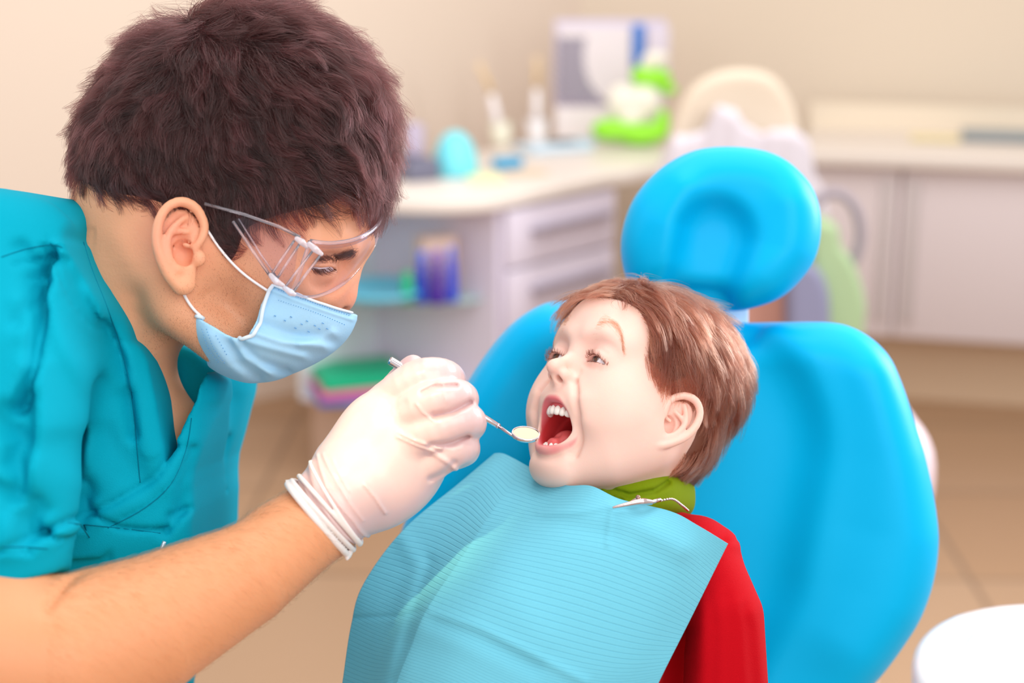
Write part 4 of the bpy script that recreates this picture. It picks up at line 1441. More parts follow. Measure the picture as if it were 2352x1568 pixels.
def dent_head(s, hair=False):
    """skull and face in profile, mirror-symmetric about the plane depth = D0"""
    u = D0 / F
    def e(px, py, rx, ry, rz, dy=0, deg=0, k=.02, op='u'):
        # rx, rz in photo pixels; ry (half width) in metres; deg: tilt in the picture plane
        rt = rot('Y', -deg)
        for sg in ((1, -1) if dy else (1,)):
            s.ell(V(px, py, D0) + [0, -sg * dy, 0], (rx * u, ry, rz * u), rot=rt if deg else None, k=k if s.p else 0, op=op)
    e(520, 300, 298, .076, 258, deg=-28)
    e(640, 340, 230, .070, 215, deg=-28, k=.03)
    e(350, 400, 150, .066, 135, k=.05)
    e(730, 455, 116, .060, 95, deg=-35, k=.03)
    e(620, 560, 205, .060, 160, deg=20, k=.03)
    e(470, 560, 120, .064, 130, k=.03)
    e(690, 640, 105, .048, 85, deg=30, k=.03)
    if hair:
        return
    e(640, 715, 95, .040, 75, deg=30, k=.03)
    # jaw line: ear -> chin
    s.chain([V(425, 640, D0) + [0, -.052, 0], V(440, 715, D0) + [0, -.048, 0], V(520, 780, D0) + [0, -.032, 0], V(585, 800, D0) + [0, -.012, 0]], [.018, .018, .020, .02], k=.02)
    s.chain([V(425, 640, D0) + [0, .052, 0], V(440, 715, D0) + [0, .048, 0], V(520, 780, D0) + [0, .032, 0], V(585, 800, D0) + [0, .012, 0]], [.018, .018, .020, .02], k=.02)
    # brow, nose
    for sg in (1, -1):
        s.chain([V(826, 548, D0) + [0, -sg * .012, 0], V(808, 572, D0) + [0, -sg * .026, 0], V(745, 560, D0) + [0, -sg * .046, 0]], [.009, .009, .009], k=.016)
    s.chain([V(828, 560, D0), V(800, 610, D0), V(780, 655, D0)], [.010, .009, .011], k=.010)
    s.ell(V(779, 683, D0), (.0125, .012, .0125), k=.008)
    s.ell(V(775, 668, D0), (.0110, .011, .0120), k=.008)
    s.ell(V(745, 700, D0) + [0, -.012, 0], (.012, .008, .010), k=.007)
    s.ell(V(745, 700, D0) + [0, .012, 0], (.012, .008, .010), k=.007)
    s.chain([V(800, 715, D0) + [0, -.006, 0], V(775, 712, D0) + [0, -.007, 0]], [.003, .004], op='s', k=.003)
    # sockets and lids
    for sg in (1, -1):
        s.ell(V(770, 628, D0) + [0, -sg * .040, 0], (.016, .016, .013), op='s', k=.014)
        s.ell(V(742, 622, D0) + [0, -sg * .031, 0], (.0150, .0150, .0145), k=.006)
    s.disp([V(700, 690, 1.3), V(650, 740, 1.3), V(620, 790, 1.3)], .016, -.004, ax=1)
    s.disp([V(600, 640, 1.3), V(660, 640, 1.3)], .022, .0025, ax=1)


def ray(b, pts, start=D0 - .14, stop=D0 - .002):
    """points of the surface b seen along the given directions"""
    Q = np.array([V(x, y, 1.0) for x, y in pts])
    t = np.full(len(Q), start)
    for _ in range(50):
        t = np.minimum(t + np.clip(b.evc(Q * t[:, None]), -.01, .01) * .8, stop)
    P = Q * t[:, None]
    for _ in range(5):
        P = P - b.grad(P) * b.evc(P)[:, None]
    return P


def ear_plane(s, sg=1):
    # long axis of the ear leans back with the head: lobe (396,645), top (395,447)
    Wv = np.array([.02, 0, 1.]); Wv /= np.linalg.norm(Wv)
    O = np.array([.30, -sg * .95, .05]); O -= Wv * (O @ Wv); O /= np.linalg.norm(O)
    U = np.array([-1., 0, 0]); U -= Wv * (U @ Wv); U -= O * (U @ O); U /= np.linalg.norm(U)
    ear(s, V(445, 568, D0 - .075 * sg) - [0, 0, .002], U, Wv, O, 1.27)


def build_dentist():
    base = tow(V(200, 1500, 1.40))
    T = empty('dentist', base, 'dark haired dentist in teal scrubs, face mask and clear goggles bending over the boy', 'person')
    s = SDF()
    dent_head(s)
    # neck, chest, shoulders
    s.chain([V(390, 560, D0), V(300, 670, D0 + .005), V(240, 790, D0 + .01)], [.060, .056, .056], k=.03)
    s.chain([V(330, 500, D0), V(270, 590, D0)], [.050, .050], k=.03)
    s.chain([V(180, 800, 1.36), V(330, 1000, 1.37), V(320, 1250, 1.38), V(280, 1500, 1.39)], [.050, .050, .045, .045], k=.03)
    s.chain([V(150, 780, 1.32), V(20, 840, 1.21)], [.036, .042], k=.03)
    s.chain([V(200, 800, 1.42), V(380, 930, 1.48)], [.04, .034], k=.03)
    s.disp(pj([(345, 690), (330, 760), (345, 850)]), .010, -.003, ax=1, lim=(1, -1, 1.33))
    # sternomastoid and Adam's apple line, collar bone hollow
    s.disp([V(300, 560, 1.3), V(360, 700, 1.3), V(420, 760, 1.3)], .012, .002, ax=1, lim=(1, -1, D0))
    # right arm: upper arm (left edge of the photo), elbow, forearm, wrist, palm stub inside the glove
    s.chain([V(10, 860, 1.20), V(-40, 1150, 1.16), V(-90, 1470, 1.12)], [.042, .044, .052], k=.02)
    s.chain([V(-90, 1520, 1.12), V(130, 1515, 1.135), V(330, 1440, 1.165), V(560, 1322, 1.20), V(725, 1208, 1.235)], [.058, .0575, .0505, .0380, .0290], k=.02)
    s.chain([V(640, 1240, 1.23), V(760, 1175, 1.245)], [.028, .030], k=.012)
    s.disp([V(150, 1325, 1.08), V(112, 1362, 1.08), V(92, 1405, 1.08)], .004, -.004, ax=1, lim=(1, -1, 1.14))
    ear_plane(s, 1)
    # near eye slit
    ec = V(742, 622, D0) + [0, -.031, 0]
    sl = cr([V(x, y, D0 - .04)[[0, 2]] for x, y in ((706, 612), (722, 613), (742, 615), (760, 612), (766, 620), (748, 626), (724, 622))], 4)
    s.prism(sl, 1, D0 - .06, D0 - .02, op='s', k=.001)
    v, f = s.mesh([-.50, 1.02, -.34], [-.045, 1.56, .29], .0023, proj=2)
    C = np.tile(np.array(lin(234, 170, 132)[:3]), (len(v), 1))
    q = px_of(v)
    def mixc(w, c):
        nonlocal C
        C = C * (1 - w[:, None]) + np.array(lin(*c)[:3]) * w[:, None]
    g = lambda x, y, r: np.exp(-(((q[:, 0] - x) ** 2 + (q[:, 1] - y) ** 2) / r ** 2))
    mixc(.6 * g(800, 690, 60), (236, 150, 125))
    mixc(.55 * g(396, 540, 75) * (v[:, 1] < D0 - .05), (240, 158, 138))
    mixc(.35 * g(640, 580, 120), (242, 176, 150))
    # stubble along the jaw: fine dark dots
    st = segdist(q, np.array([[560., 660], [420, 760], [470, 790.]]), np.array([[430., 770], [520, 760], [560, 780.]]))[0].min(1)
    mixc(.16 * np.exp(-(st / 70) ** 2), (120, 84, 62))
    mixc(.5 * (q[:, 1] > 1100), (212, 138, 86))
    body = mk('body', v, f, stubble_skin(), T, col=C)
    eyeball_d('eyeball', ec, .0126, np.array([.72, -.12, -.62]), T)
    rng = np.random.default_rng(8)
    # lashes and brow
    dark = hair_mat('dentist_brow', [lin(24, 16, 16), lin(50, 34, 30)], .4)
    S = []
    for _ in range(110):
        u_ = rng.random()
        p0 = V(712 + 52 * u_, 613 + 5 * math.sin(u_ * 3) - 2 * u_, D0 - .0455 + .004 * (u_ - .4) ** 2)
        o = p0 - ec; p0 = ec + o / np.linalg.norm(o) * .0150
        d = np.array([.55, -.35, -.75]) + np.array([.5 * (u_ - .4), 0, 0]) + rng.normal(size=3) * .12
        d /= np.linalg.norm(d); L = rng.uniform(.006, .0095)
        S.append([p0, p0 + d * L * .35, p0 + d * L * .7 + [.0002, 0, .0004], p0 + d * L + [.0012, 0, .0012]])
    strands('eyelashes', tow(np.array(S).reshape(-1, 3)).reshape(-1, 4, 3), .00012, dark, T)
    S = []
    bl = cr([V(742, 598, 1.28), V(775, 588, 1.285), V(806, 582, 1.30), V(820, 580, 1.315)], 10, False)
    P0 = bl[rng.integers(len(bl), size=380)] + rng.normal(size=(380, 3)) * [.0016, 0, .0013]
    P0[:, 1] -= .02
    for _ in range(14):
        P0[:, 1] += np.clip(s.evc(P0), -.01, .01)
    g_ = s.grad(P0)
    for k in range(len(P0)):
        d = np.array([-1., 0, -.10]) + rng.normal(size=3) * .22
        d -= g_[k] * (d @ g_[k]); d /= np.linalg.norm(d); L = rng.uniform(.006, .010)
        S.append([P0[k], P0[k] + d * L * .4 + g_[k] * .001, P0[k] + d * L * .75 + g_[k] * .0012, P0[k] + d * L + g_[k] * .0006])
    strands('eyebrow', tow(np.array(S).reshape(-1, 3)).reshape(-1, 4, 3), .00009, dark, T)
    # forearm hair
    vm = (q[:, 0] > 100) & (q[:, 0] < 780) & (q[:, 1] > 1110) & (v[:, 1] < 1.24)
    P0 = sample(v, f, 4200, rng, vm.astype(float) * (np.exp(-((q[:, 1] - 1180 + (q[:, 0] - 560) * .45) / 200) ** 2) + .15))
    g_ = s.grad(P0)
    S = []
    for k in range(len(P0)):
        d = np.array([.75, 0, -.62]) + rng.normal(size=3) * .18
        d -= g_[k] * (d @ g_[k]); d /= np.linalg.norm(d); L = rng.uniform(.006, .013)
        S.append([P0[k], P0[k] + d * L * .35 + g_[k] * .0012, P0[k] + d * L * .7 + g_[k] * .0018, P0[k] + d * L + g_[k] * .0014])
    strands('arm_hair', tow(np.array(S).reshape(-1, 3)).reshape(-1, 4, 3), .00006, hair_mat('arm_hair', [lin(110, 66, 40), lin(170, 110, 70)], .4), T)
    # stubble on the jaw and upper throat
    wj = np.exp(-(st / 75) ** 2) * (v[:, 1] < D0 - .02) * (q[:, 0] > 330)
    P0 = sample(v, f, 3800, rng, wj)
    g_ = s.grad(P0)
    d = g_ * .6 + np.array([.3, 0, -.9]); d /= np.linalg.norm(d, axis=1)[:, None]
    L = rng.uniform(.0006, .0013, (len(P0), 1))
    strands('stubble', tow(np.stack([P0, P0 + d * L * .5, P0 + d * L], 1).reshape(-1, 3)).reshape(-1, 3, 3), .00007, hair_mat('stubble', [lin(60, 42, 36), lin(90, 64, 52)], .5), T)
    dentist_hair(T)
    build_mask(T, s)
    build_goggles(T)
    build_scrubs_(T)
    build_glove_(T)
    return T


def eyeball_d(name, c, r, gaze, T):
    eyeball(name, c, r, gaze, T, lambda P: P, (90, 110, 120))


def stubble_skin():
    m = mat('dentist_skin', (.8, .5, .4, 1), .45, sss=.22, sssr=(1, .36, .2), scale=.007, spec=.35, vcol=True, bump=(450, .25, .0010))
    return m


def dentist_hair(T):
    sk = SDF()
    dent_head(sk, hair=True)
    # hair region as seen from the side
    reg = [(178, 470), (215, 545), (262, 552), (300, 522), (345, 505), (352, 490), (400, 475), (440, 480), (470, 520), (500, 570), (524, 602), (545, 580), (565, 530), (610, 505), (690, 482),
           (760, 462), (835, 445), (905, 440), (960, 350), (900, 150), (650, -40), (350, 0), (150, 200)]
    regm = cr([V(x, y, D0 if (y < 400 or x > 800) else 1.268)[[0, 2]] for x, y in reg], 3)
    cap = SDF(); cap.p = list(sk.p)
    cap.disp([V(520, 50, D0), V(900, 300, D0)], .3, .003)
    cap.prism(regm, 1, D0 - .12, D0 + .12, op='i', k=.004)
    v, f = cap.mesh([-.40, D0 - .10, .06], [-.08, D0 + .10, .30], .003, proj=1)
    hair = mk('hair', v, f, mat('dentist_scalp', lin(52, 30, 30), .8), T)
    rng = np.random.default_rng(11)
    msk = (sk.evc(v) > .0005).astype(float) * np.where(v[:, 1] > D0 + .03, .35, 1)
    P = sample(v, f, 42000, rng, msk)
    ctrl = [(330, 90, -1, -.1), (400, 60, -.9, .15), (470, 50, .6, .2), (470, 110, .4, .8), (520, 40, .8, -.25), (600, 40, 1, .1), (700, 80, 1, .35), (780, 140, 1, .6), (850, 210, .9, .8), (900, 290, .5, 1),
            (930, 360, .0, 1), (900, 420, -.2, 1), (850, 330, .55, .8), (800, 400, .7, .35), (760, 440, .5, .5), (700, 420, .6, .5), (700, 300, .9, .5), (600, 200, .7, .75), (620, 420, .5, .75),
            (500, 130, -.1, .9), (450, 200, -.1, .9), (520, 300, .15, 1), (600, 330, .7, .6), (400, 300, -.35, 1), (300, 180, -.75, .8), (250, 300, -.45, 1), (220, 420, .0, 1), (300, 420, .1, 1), (400, 400, .1, 1),
            (260, 500, .55, .9), (320, 480, .7, .5), (210, 490, .5, 1), (480, 450, .3, 1), (530, 520, .1, 1), (560, 470, .45, .9), (500, 540, .45, 1)]
    px = px_of(P)
    up = np.clip((330 - px[:, 1]) / 300, 0, 1)                      # long on top, short at nape and sides
    fr = np.clip((px[:, 0] - 600) / 250, 0, 1)
    L = .021 + .020 * up + .020 * fr + rng.uniform(-.003, .006, len(P))
    L = np.where((px[:, 1] > 470) & (px[:, 0] < 560), .011, L)
    kp = np.hypot((px[:, 0] - 400) / 62, (px[:, 1] - 550) / 108) > 1
    P, px, up, fr, L = P[kp], px[kp], up[kp], fr[kp], L[kp]
    lift = .25 + .40 * up + .25 * fr
    S, tint = grow(sk, P, ctrl, L, 10, lift, rng, wav=.38, clump=26, mind=.002, seed=21)
    m = hair_mat('dentist_hair', [lin(12, 3, 3), lin(26, 8, 8), lin(48, 18, 17), lin(82, 42, 46)], .30)
    strands('hair_strands', tow(S.reshape(-1, 3)).reshape(-1, 10, 3), rng.uniform(.00008, .00014, len(S)), m, hair, .2, tint)
    # looser fly-away hair on the crown and the fringe
    w = sample(v, f, 9000, rng, msk)
    q = px_of(w)
    keep = ((q[:, 1] < 130) & (q[:, 0] > 330)) | ((q[:, 0] > 820) & (q[:, 1] > 150) & (q[:, 1] < 430))
    w = w[keep][:1300]
    S, tint = grow(sk, w, ctrl, rng.uniform(.028, .05, len(w)), 10, 1.1, rng, wav=.45, clump=6, mind=.002, seed=33)
    strands('hair_strands', tow(S.reshape(-1, 3)).reshape(-1, 10, 3), .00007, m, hair, .2, tint)


# ------------------------------------------------------------------ mask
def build_mask(T, head):
    t = empty('face_mask', (0, 0, 0), None, None)
    t.location = Vector(tow(V(630, 760, D0))) - Vector(wloc(T)); t.parent = T
    s = SDF()
    u = D0 / F
    rt = lambda d: rot('Y', -d)
    s.ell(V(640, 745, D0), (150 * u, .060, 100 * u), rot=rt(-28), k=0)
    s.ell(V(716, 735, D0), (92 * u, .040, 66 * u), rot=rt(-35), k=.02)
    s.ell(V(575, 770, D0), (100 * u, .056, 82 * u), rot=rt(20), k=.03)
    s.ell(V(690, 665, D0), (92 * u, .053, 58 * u), rot=rt(20), k=.03)
    s.ell(V(510, 735, D0), (75 * u, .060, 70 * u), rot=rt(20), k=.03)
    s.ell(V(720, 745, D0), (78 * u, .036, 55 * u), rot=rt(-35), k=.02)
    out = [(628, 652), (700, 682), (760, 703), (813, 719), (800, 738), (780, 756), (764, 766), (760, 784), (738, 806), (712, 824), (680, 843), (648, 857), (620, 864), (597, 867),
           (575, 866), (548, 860), (522, 851), (500, 838), (486, 818), (472, 785), (460, 750), (448, 724), (458, 728), (472, 737), (500, 752), (523, 767), (540, 774), (556, 778), (576, 771), (586, 755), (596, 730), (603, 700), (612, 680), (620, 664)]
    poly = np.array([V(x, y, 1.277 if i >= 21 or i == 0 else D0 - .02 * (i < 2 or i > 17))[[0, 2]] for i, (x, y) in enumerate(out)])
    ctr = np.array(V(640, 740, D0)[[0, 2]])
    for i in range(4, 18):
        poly[i] += (poly[i] - ctr) / np.linalg.norm(poly[i] - ctr) * (.018 if i < 10 else .008)
    poly[3] = V(840, 730, D0)[[0, 2]]
    # pleats
    L = (1, -1, D0)
    Pp = lambda *p: [V(x, y, 1.30) for x, y in p]
    for pts, w, a in (((((585, 782), (640, 800), (700, 818))), .0035, .0035), (((600, 762), (660, 785), (745, 795)), .004, .0038), ((((555, 782), (580, 820), (625, 855))), .0035, .004),
                      (((572, 800), (600, 830), (650, 850)), .005, -.004), (((545, 790), (556, 830), (590, 862)), .005, -.003), (((620, 750), (700, 778), (755, 775)), .006, -.0035), (((700, 790), (740, 780), (765, 766)), .004, .003),
                      (((500, 775), (525, 820), (560, 855)), .007, .0025)):
        s.disp(Pp(*pts), w, a, ax=1, lim=L)
    s.disp(Pp((635, 668), (700, 695), (805, 733)), .0014, .0010, ax=1)
    s.disp(Pp((622, 672), (606, 715), (596, 745), (584, 772)), .0030, .0008, ax=1, lim=L)
    base = list(s.p)
    sh = SDF(); sh.p = base
    sh.add(lambda d: np.abs(d + .0008) - .0017, (0, 0, 0), 9, 'C', 0)
    # 'C' entries transform the running distance
    sh.prism(poly, 1, D0 - .2, D0 + .2, op='i', k=.0006)
    v, f = sh.mesh([-.30, D0 - .085, -.045], [-.11, D0 + .085, .05], .0013, proj=1)
    m = mat('mask_blue', lin(168, 214, 244), .8, spec=.15, sss=.25, sssr=(.8, .9, 1), scale=.003, bump=(500, .25, .0006))
    mo = mk('mask_body', v, f, m, t)
    # pale edge binding and printed stitch rows
    def on(pts, off=.0022):
        b = SDF(); b.p = base
        P = ray(b, pts)
        g = b.grad(P)
        return P + g * off
    edge = mat('mask_edge', lin(222, 238, 250), .7)
    e1 = on(resamp(cr([(630, 656), (618, 672), (606, 704), (598, 735), (586, 760), (574, 772), (556, 778), (523, 768), (490, 748), (452, 728)], 4, False), 60), .0016)
    MB().tube(e1, .0016, 8).build('side_binding', edge, t, True, world=False)
    e2 = on(resamp(cr([(630, 656), (700, 685), (760, 706), (806, 720)], 6, False), 40), .0014)
    MB().tube(e2, .0011, 8).build('top_binding', edge, t, True, world=False)
    st = mat('stitch_blue', lin(96, 158, 214), .7)
    rows = [([(640, 668), (720, 696), (800, 726)], 30), ([(640, 690), (720, 716), (790, 745)], 28), ([(466, 755), (482, 800), (505, 830)], 14), ([(476, 756), (494, 800), (518, 832)], 14), ([(496, 770), (520, 815)], 7)]
    mb = MB()
    for pts, n in rows:
        q = on(resamp(cr(pts, 6, False), n * 2), .0014)
        for k in range(n):
            mb.tube([q[2 * k], q[2 * k] * .55 + q[2 * k + 1] * .45], .00038, 5)
    for x, y in ((630, 724), (666, 726), (652, 734), (690, 742), (676, 750), (702, 735), (720, 745), (738, 740), (706, 758), (730, 752), (748, 752)):
        q = on([(x, y), (x + 4, y + 2)], .0014)
        mb.tube(q, .0004, 5)
    o = mb.build('stitching', st, t, world=False)
    o['kind'] = 'stuff'
    # ear loops
    lo = mat('loop_white', lin(248, 246, 250), .6)
    hs = SDF(); dent_head(hs)
    def face_pts(pts, off):
        P = ray(hs, pts)
        for _ in range(6):
            P[1:-1] = P[1:-1] * .4 + (P[:-2] + P[2:]) * .3
        return P - V(600, 600, 1.0) * off
    up = face_pts(resamp(cr([(455, 488), (480, 535), (520, 590), (560, 630), (600, 658), (622, 672)], 5, False), 24), .003)
    MB().tube(up, .0011, 8).build('ear_loop', lo, t, True, world=False)
    dn = face_pts(resamp(cr([(412, 645), (420, 670), (440, 705), (462, 726)], 5, False), 16), .003)
    MB().tube(dn, .0012, 8).build('ear_loop', lo, t, True, world=False)


# ------------------------------------------------------------------ goggles
def build_goggles(T):
    t = empty('safety_goggles', (0, 0, 0), None, None)
    t.location = Vector(tow(V(700, 560, D0))) - Vector(wloc(T)); t.parent = T
    gl = bpy.data.materials.new('clear_plastic')
    gl.use_nodes = True
    nt = gl.node_tree; nt.nodes.clear()
    o_ = nt.nodes.new('ShaderNodeOutputMaterial')
    tr = nt.nodes.new('ShaderNodeBsdfTransparent'); tr.inputs[0].default_value = (.93, .91, .965, 1)
    gs = nt.nodes.new('ShaderNodeBsdfGlossy'); gs.inputs['Roughness'].default_value = .06
    lw = nt.nodes.new('ShaderNodeLayerWeight'); lw.inputs[0].default_value = .5
    pw = nt.nodes.new('ShaderNodeMath'); pw.operation = 'POWER'; pw.inputs[1].default_value = 5
    fr = nt.nodes.new('ShaderNodeMath'); fr.operation = 'MULTIPLY_ADD'; fr.inputs[1].default_value = .45; fr.inputs[2].default_value = .022
    nt.links.new(lw.outputs['Facing'], pw.inputs[0]); nt.links.new(pw.outputs[0], fr.inputs[0])
    mx = nt.nodes.new('ShaderNodeMixShader')
    nt.links.new(fr.outputs[0], mx.inputs[0]); nt.links.new(tr.outputs[0], mx.inputs[1]); nt.links.new(gs.outputs[0], mx.inputs[2]); nt.links.new(mx.outputs[0], o_.inputs[0])
    rim = mat('clear_rim', lin(250, 246, 255), .06, trans=.88, ior=1.42, coat=.3)
    # front lens: curved sheet wrapping from the near hinge round to the far side
    nu, nv = 36, 14
    Vs = []
    top = cr([(712, 553, -.072), (760, 558, -.064), (820, 548, -.046), (862, 522, -.022), (880, 490, .004), (868, 478, .030), (845, 480, .052)], 6, False)
    bot = cr([(672, 670, -.066), (700, 682, -.060), (742, 676, -.046), (790, 650, -.026), (832, 606, -.002), (862, 558, .022), (866, 520, .048)], 6, False)
    top = resamp(top * [1, 1, 3000], nu) / [1, 1, 3000]
    bot = resamp(bot * [1, 1, 3000], nu) / [1, 1, 3000]
    for i in range(nu):
        for j in range(nv):
            w = j / (nv - 1)
            p = top[i] * (1 - w) + bot[i] * w
            bul = math.sin(w * math.pi)
            Vs.append(V(p[0] + bul * 9 * math.sin(i / (nu - 1) * 2.2), p[1] + bul * 3, D0 + p[2] - bul * .003))
    idx = np.arange(nu * nv).reshape(nu, nv)
    Fq = np.stack([idx[:-1, :-1], idx[1:, :-1], idx[1:, 1:], idx[:-1, 1:]], -1).reshape(-1, 4)
    lens = mk('lens', np.array(Vs), Fq, gl, t)
    VV = np.array(Vs).reshape(nu, nv, 3)
    MB().tube(VV[:, 0], .0016, 8).tube(VV[:, -1], .0013, 8).tube(VV[0], .0016, 8).build('lens_rim', rim, t, True, world=False)
    # ledge below the top rim
    led = np.stack([VV[:, 0], VV[:, 1] + [0, 0, -.001], VV[:, 0] * .9 + VV[:, 3] * .1 + np.array([-.008, .004, 0])], 1).reshape(-1, 3)
    i3 = np.arange(nu * 3).reshape(nu, 3)
    mk('top_ledge', led, np.stack([i3[:-1, :-1], i3[1:, :-1], i3[1:, 1:], i3[:-1, 1:]], -1).reshape(-1, 4), gl, t)
    # side shield and temple
    dn = D0 - .080
    q = lambda x, y, o=0: V(x, y, dn + o)
    sh = [q(688, 548), q(560, 498, .002), (q(536, 505, .004)), q(625, 640, .004), q(668, 672, .002)]
    sd = mk('side_shield', np.array(sh), [(0, 1, 2, 3, 4)], gl, t, smooth=False)
    mods(sd, solid=.0012)
    MB().tube([q(470, 468, .004), q(560, 492, .002), q(640, 520), q(690, 545)], .0013, 8).build('temple', rim, t, True, world=False)
    MB().tube([q(535, 508, .003), q(580, 575, .003), q(628, 645, .003)], .0012, 8).tube([q(548, 502, .003), q(600, 585, .003), q(638, 640, .003)], .0007, 8).build('shield_rib', rim, t, True, world=False)
    for x0, y0, x1, y1 in ((676, 552, 622, 632), (688, 560, 636, 640), (718, 576, 654, 660), (736, 585, 675, 668)):
        MB().tube([q(x0, y0, -.002), q(x1, y1, -.001)], .0010, 8).build('shield_rib', rim, t, True, world=False)
    wh = mat('hinge_clear', lin(250, 246, 255), .08, trans=.6, coat=.5)
    for pts in (((682, 548), (694, 556), (704, 566)), ((710, 560), (724, 572), (738, 583)), ((622, 632), (636, 648), (650, 655)), ((655, 662), (668, 672), (676, 676))):
        s = SDF().chain([q(x, y, -.003) for x, y in pts], [.0020, .0028, .0017], k=.001)
        s.disp([q(*pts[1], -.006)], .002, .0015)
        P = np.array([q(x, y, -.003) for x, y in pts])
        v, f = s.mesh(P.min(0) - .008, P.max(0) + .008, .0009)
        mk('hinge', v, f, wh, t)


# ------------------------------------------------------------------ scrubs
def build_scrubs_(T):
    s = SDF()
    # torso
    s.chain([V(120, 640, 1.36), V(200, 900, 1.36), V(250, 1200, 1.37), V(230, 1560, 1.38)], [.085, .105, .115, .12], k=0)
    s.chain([V(330, 960, 1.38), V(390, 1180, 1.39), V(380, 1500, 1.40)], [.075, .082, .09], k=.04)
    s.chain([V(230, 720, 1.43), V(340, 800, 1.48), V(465, 890, 1.51), V(455, 1100, 1.50), V(440, 1400, 1.50)], [.06, .062, .058, .05, .05], k=.04)
    s.chain([V(235, 690, 1.335), V(150, 740, 1.315), V(40, 760, 1.25)], [.050, .062, .066], k=.03)
    # shoulders: near sleeve
    s.chain([V(90, 545, 1.31), V(-10, 640, 1.235), V(-30, 860, 1.19), V(-45, 1090, 1.165), V(-52, 1270, 1.155)], [.048, .072, .074, .072, .066], k=.03)
    s.chain([V(-40, 560, 1.26), V(60, 540, 1.30), V(130, 530, 1.34)], [.045, .034, .030], k=.03)
    cut = SDF()
    P = lambda *p: [V(x, y, 1.265 if x > 150 else (1.13 if x < 90 else 1.19)) for x, y in p]
    L = (1, -1, 1.36)
    # folds traced from the photograph: (points, width, height)
    for pts, w, a in (
            (((58, 575), (95, 640), (120, 720), (128, 840), (105, 930)), .0042, -.0075),
            (((80, 560), (150, 600), (200, 690), (240, 800), (280, 880)), .006, .003),
            (((205, 610), (245, 720), (275, 830), (290, 930), (300, 1000)), .0045, -.0045),
            (((150, 570), (100, 566), (50, 580), (0, 600)), .002, -.002),
            (((0, 560), (60, 640), (90, 740)), .005, -.004),
            (((30, 690), (70, 800), (90, 900)), .006, .003),
            (((190, 900), (195, 1010), (170, 1120), (150, 1200)), .005, -.004),
            (((200, 840), (215, 960), (195, 1080), (160, 1190)), .008, .005),
            (((100, 930), (105, 1040), (150, 1150)), .006, -.0035),
            (((0, 960), (60, 1010), (100, 1045)), .006, -.004),
            (((0, 1100), (80, 1150), (130, 1215)), .005, -.004),
            (((240, 1000), (300, 1080), (330, 1110)), .010, -.003),
            (((0, 1255), (60, 1256), (88, 1260)), .0014, -.0018),
            (((150, 1200), (280, 1212), (370, 1222)), .0020, -.0026),
            (((380, 1190), (420, 1180), (445, 1192)), .0030, -.0040),
            (((370, 1225), (395, 1190), (400, 1120), (420, 1040)), .004, -.004),
            (((460, 950), (455, 1050), (430, 1130), (400, 1170)), .006, -.003),
            (((555, 880), (535, 960), (500, 1040), (470, 1130)), .005, -.005),
            (((520, 1060), (500, 1100), (470, 1160)), .006, -.004),
            (((490, 880), (480, 960), (465, 1040)), .008, .004)):
        s.disp(P(*pts), w * 1.15, a * 1.6, ax=1, lim=L if pts[0][0] < 350 else (1, -1, 1.47))
    # neckline V opening
    vn = [(150, 380), (194, 470), (192, 550), (210, 598), (245, 676), (290, 752), (325, 832), (345, 930), (358, 1010), (367, 1062), (398, 1002), (424, 925), (431, 880), (423, 830), (412, 785), (416, 700), (500, 600), (400, 380)]
    vp = np.array([V(x, y, 1.27)[[0, 2]] for x, y in vn])
    # raised neckband
    band = cr([(186, 556), (215, 630), (250, 710), (282, 790), (300, 860), (312, 950), (318, 1040)], 5, False)
    s.prism(vp, 1, 1.0, 1.40, op='s', k=.003)
    s.prism(np.array([V(x, y, 1.45)[[0, 2]] for x, y in vn]), 1, 1.38, 1.62, op='s', k=.003)
    s.disp([V(x, y, 1.27) for x, y in band + [-12, 4]], .0010, -.0012, ax=1, lim=(1, -1, 1.36))
    s.disp([V(x, y, 1.27) for x, y in ((196, 590), (236, 680), (278, 760), (310, 840), (328, 930), (343, 1030))], .0085, .0016, ax=1, lim=(1, -1, 1.34), sharp=8)
    s.disp([V(x, y, 1.27) for x, y in ((240, 680), (300, 800), (330, 930), (345, 1040), (352, 1100))], .009, .003, ax=1, lim=(1, -1, 1.36))
    s.disp([V(x, y, 1.27) for x, y in ((160, 1198), (270, 1150), (350, 1100), (395, 1030))], .0030, -.0035, ax=1, lim=(1, -1, 1.36))
    s.disp([V(x, y, 1.27) for x, y in ((200, 1200), (300, 1160), (380, 1110), (420, 1040), (440, 980))], .008, .003, ax=1, lim=(1, -1, 1.40))
    s.disp([V(x, y, 1.27) for x, y in ((245, 1210), (330, 1165), (390, 1110), (425, 1030))], .0010, -.0010, ax=1, lim=(1, -1, 1.40))
    # silhouette of the garment
    so = [(-400, 430), (0, 441), (80, 448), (150, 456), (190, 458), (300, 440), (420, 780), (480, 800), (560, 855), (573, 866), (566, 905), (553, 950), (540, 1000), (525, 1050), (523, 1085), (527, 1130), (525, 1180), (524, 1230), (470, 1330), (440, 1500), (440, 1700), (-500, 1700)]
    sp = np.array([V(x, y, 1.47 if x > 400 else 1.30)[[0, 2]] for x, y in so])
    s.prism(sp, 1, .9, 1.62, op='i', k=.012)
    # sleeve hem cut: cloth of the near sleeve stops at y 1346
    hem = [(-500, 1350), (0, 1349), (112, 1343), (138, 1325), (148, 1900), (-500, 1900)]
    hp = np.array([V(x, y, 1.12)[[0, 2]] for x, y in hem])
    hm = SDF().prism(hp, 1, .9, 1.262, op='u')
    s.prism(hp, 1, .9, 1.262, op='s', k=.003)
    # clear the space of the forearm
    s.chain([V(-90, 1520, 1.12), V(130, 1515, 1.135), V(330, 1440, 1.165), V(560, 1322, 1.20)], [.061, .0605, .0535, .041], op='s', k=.004)
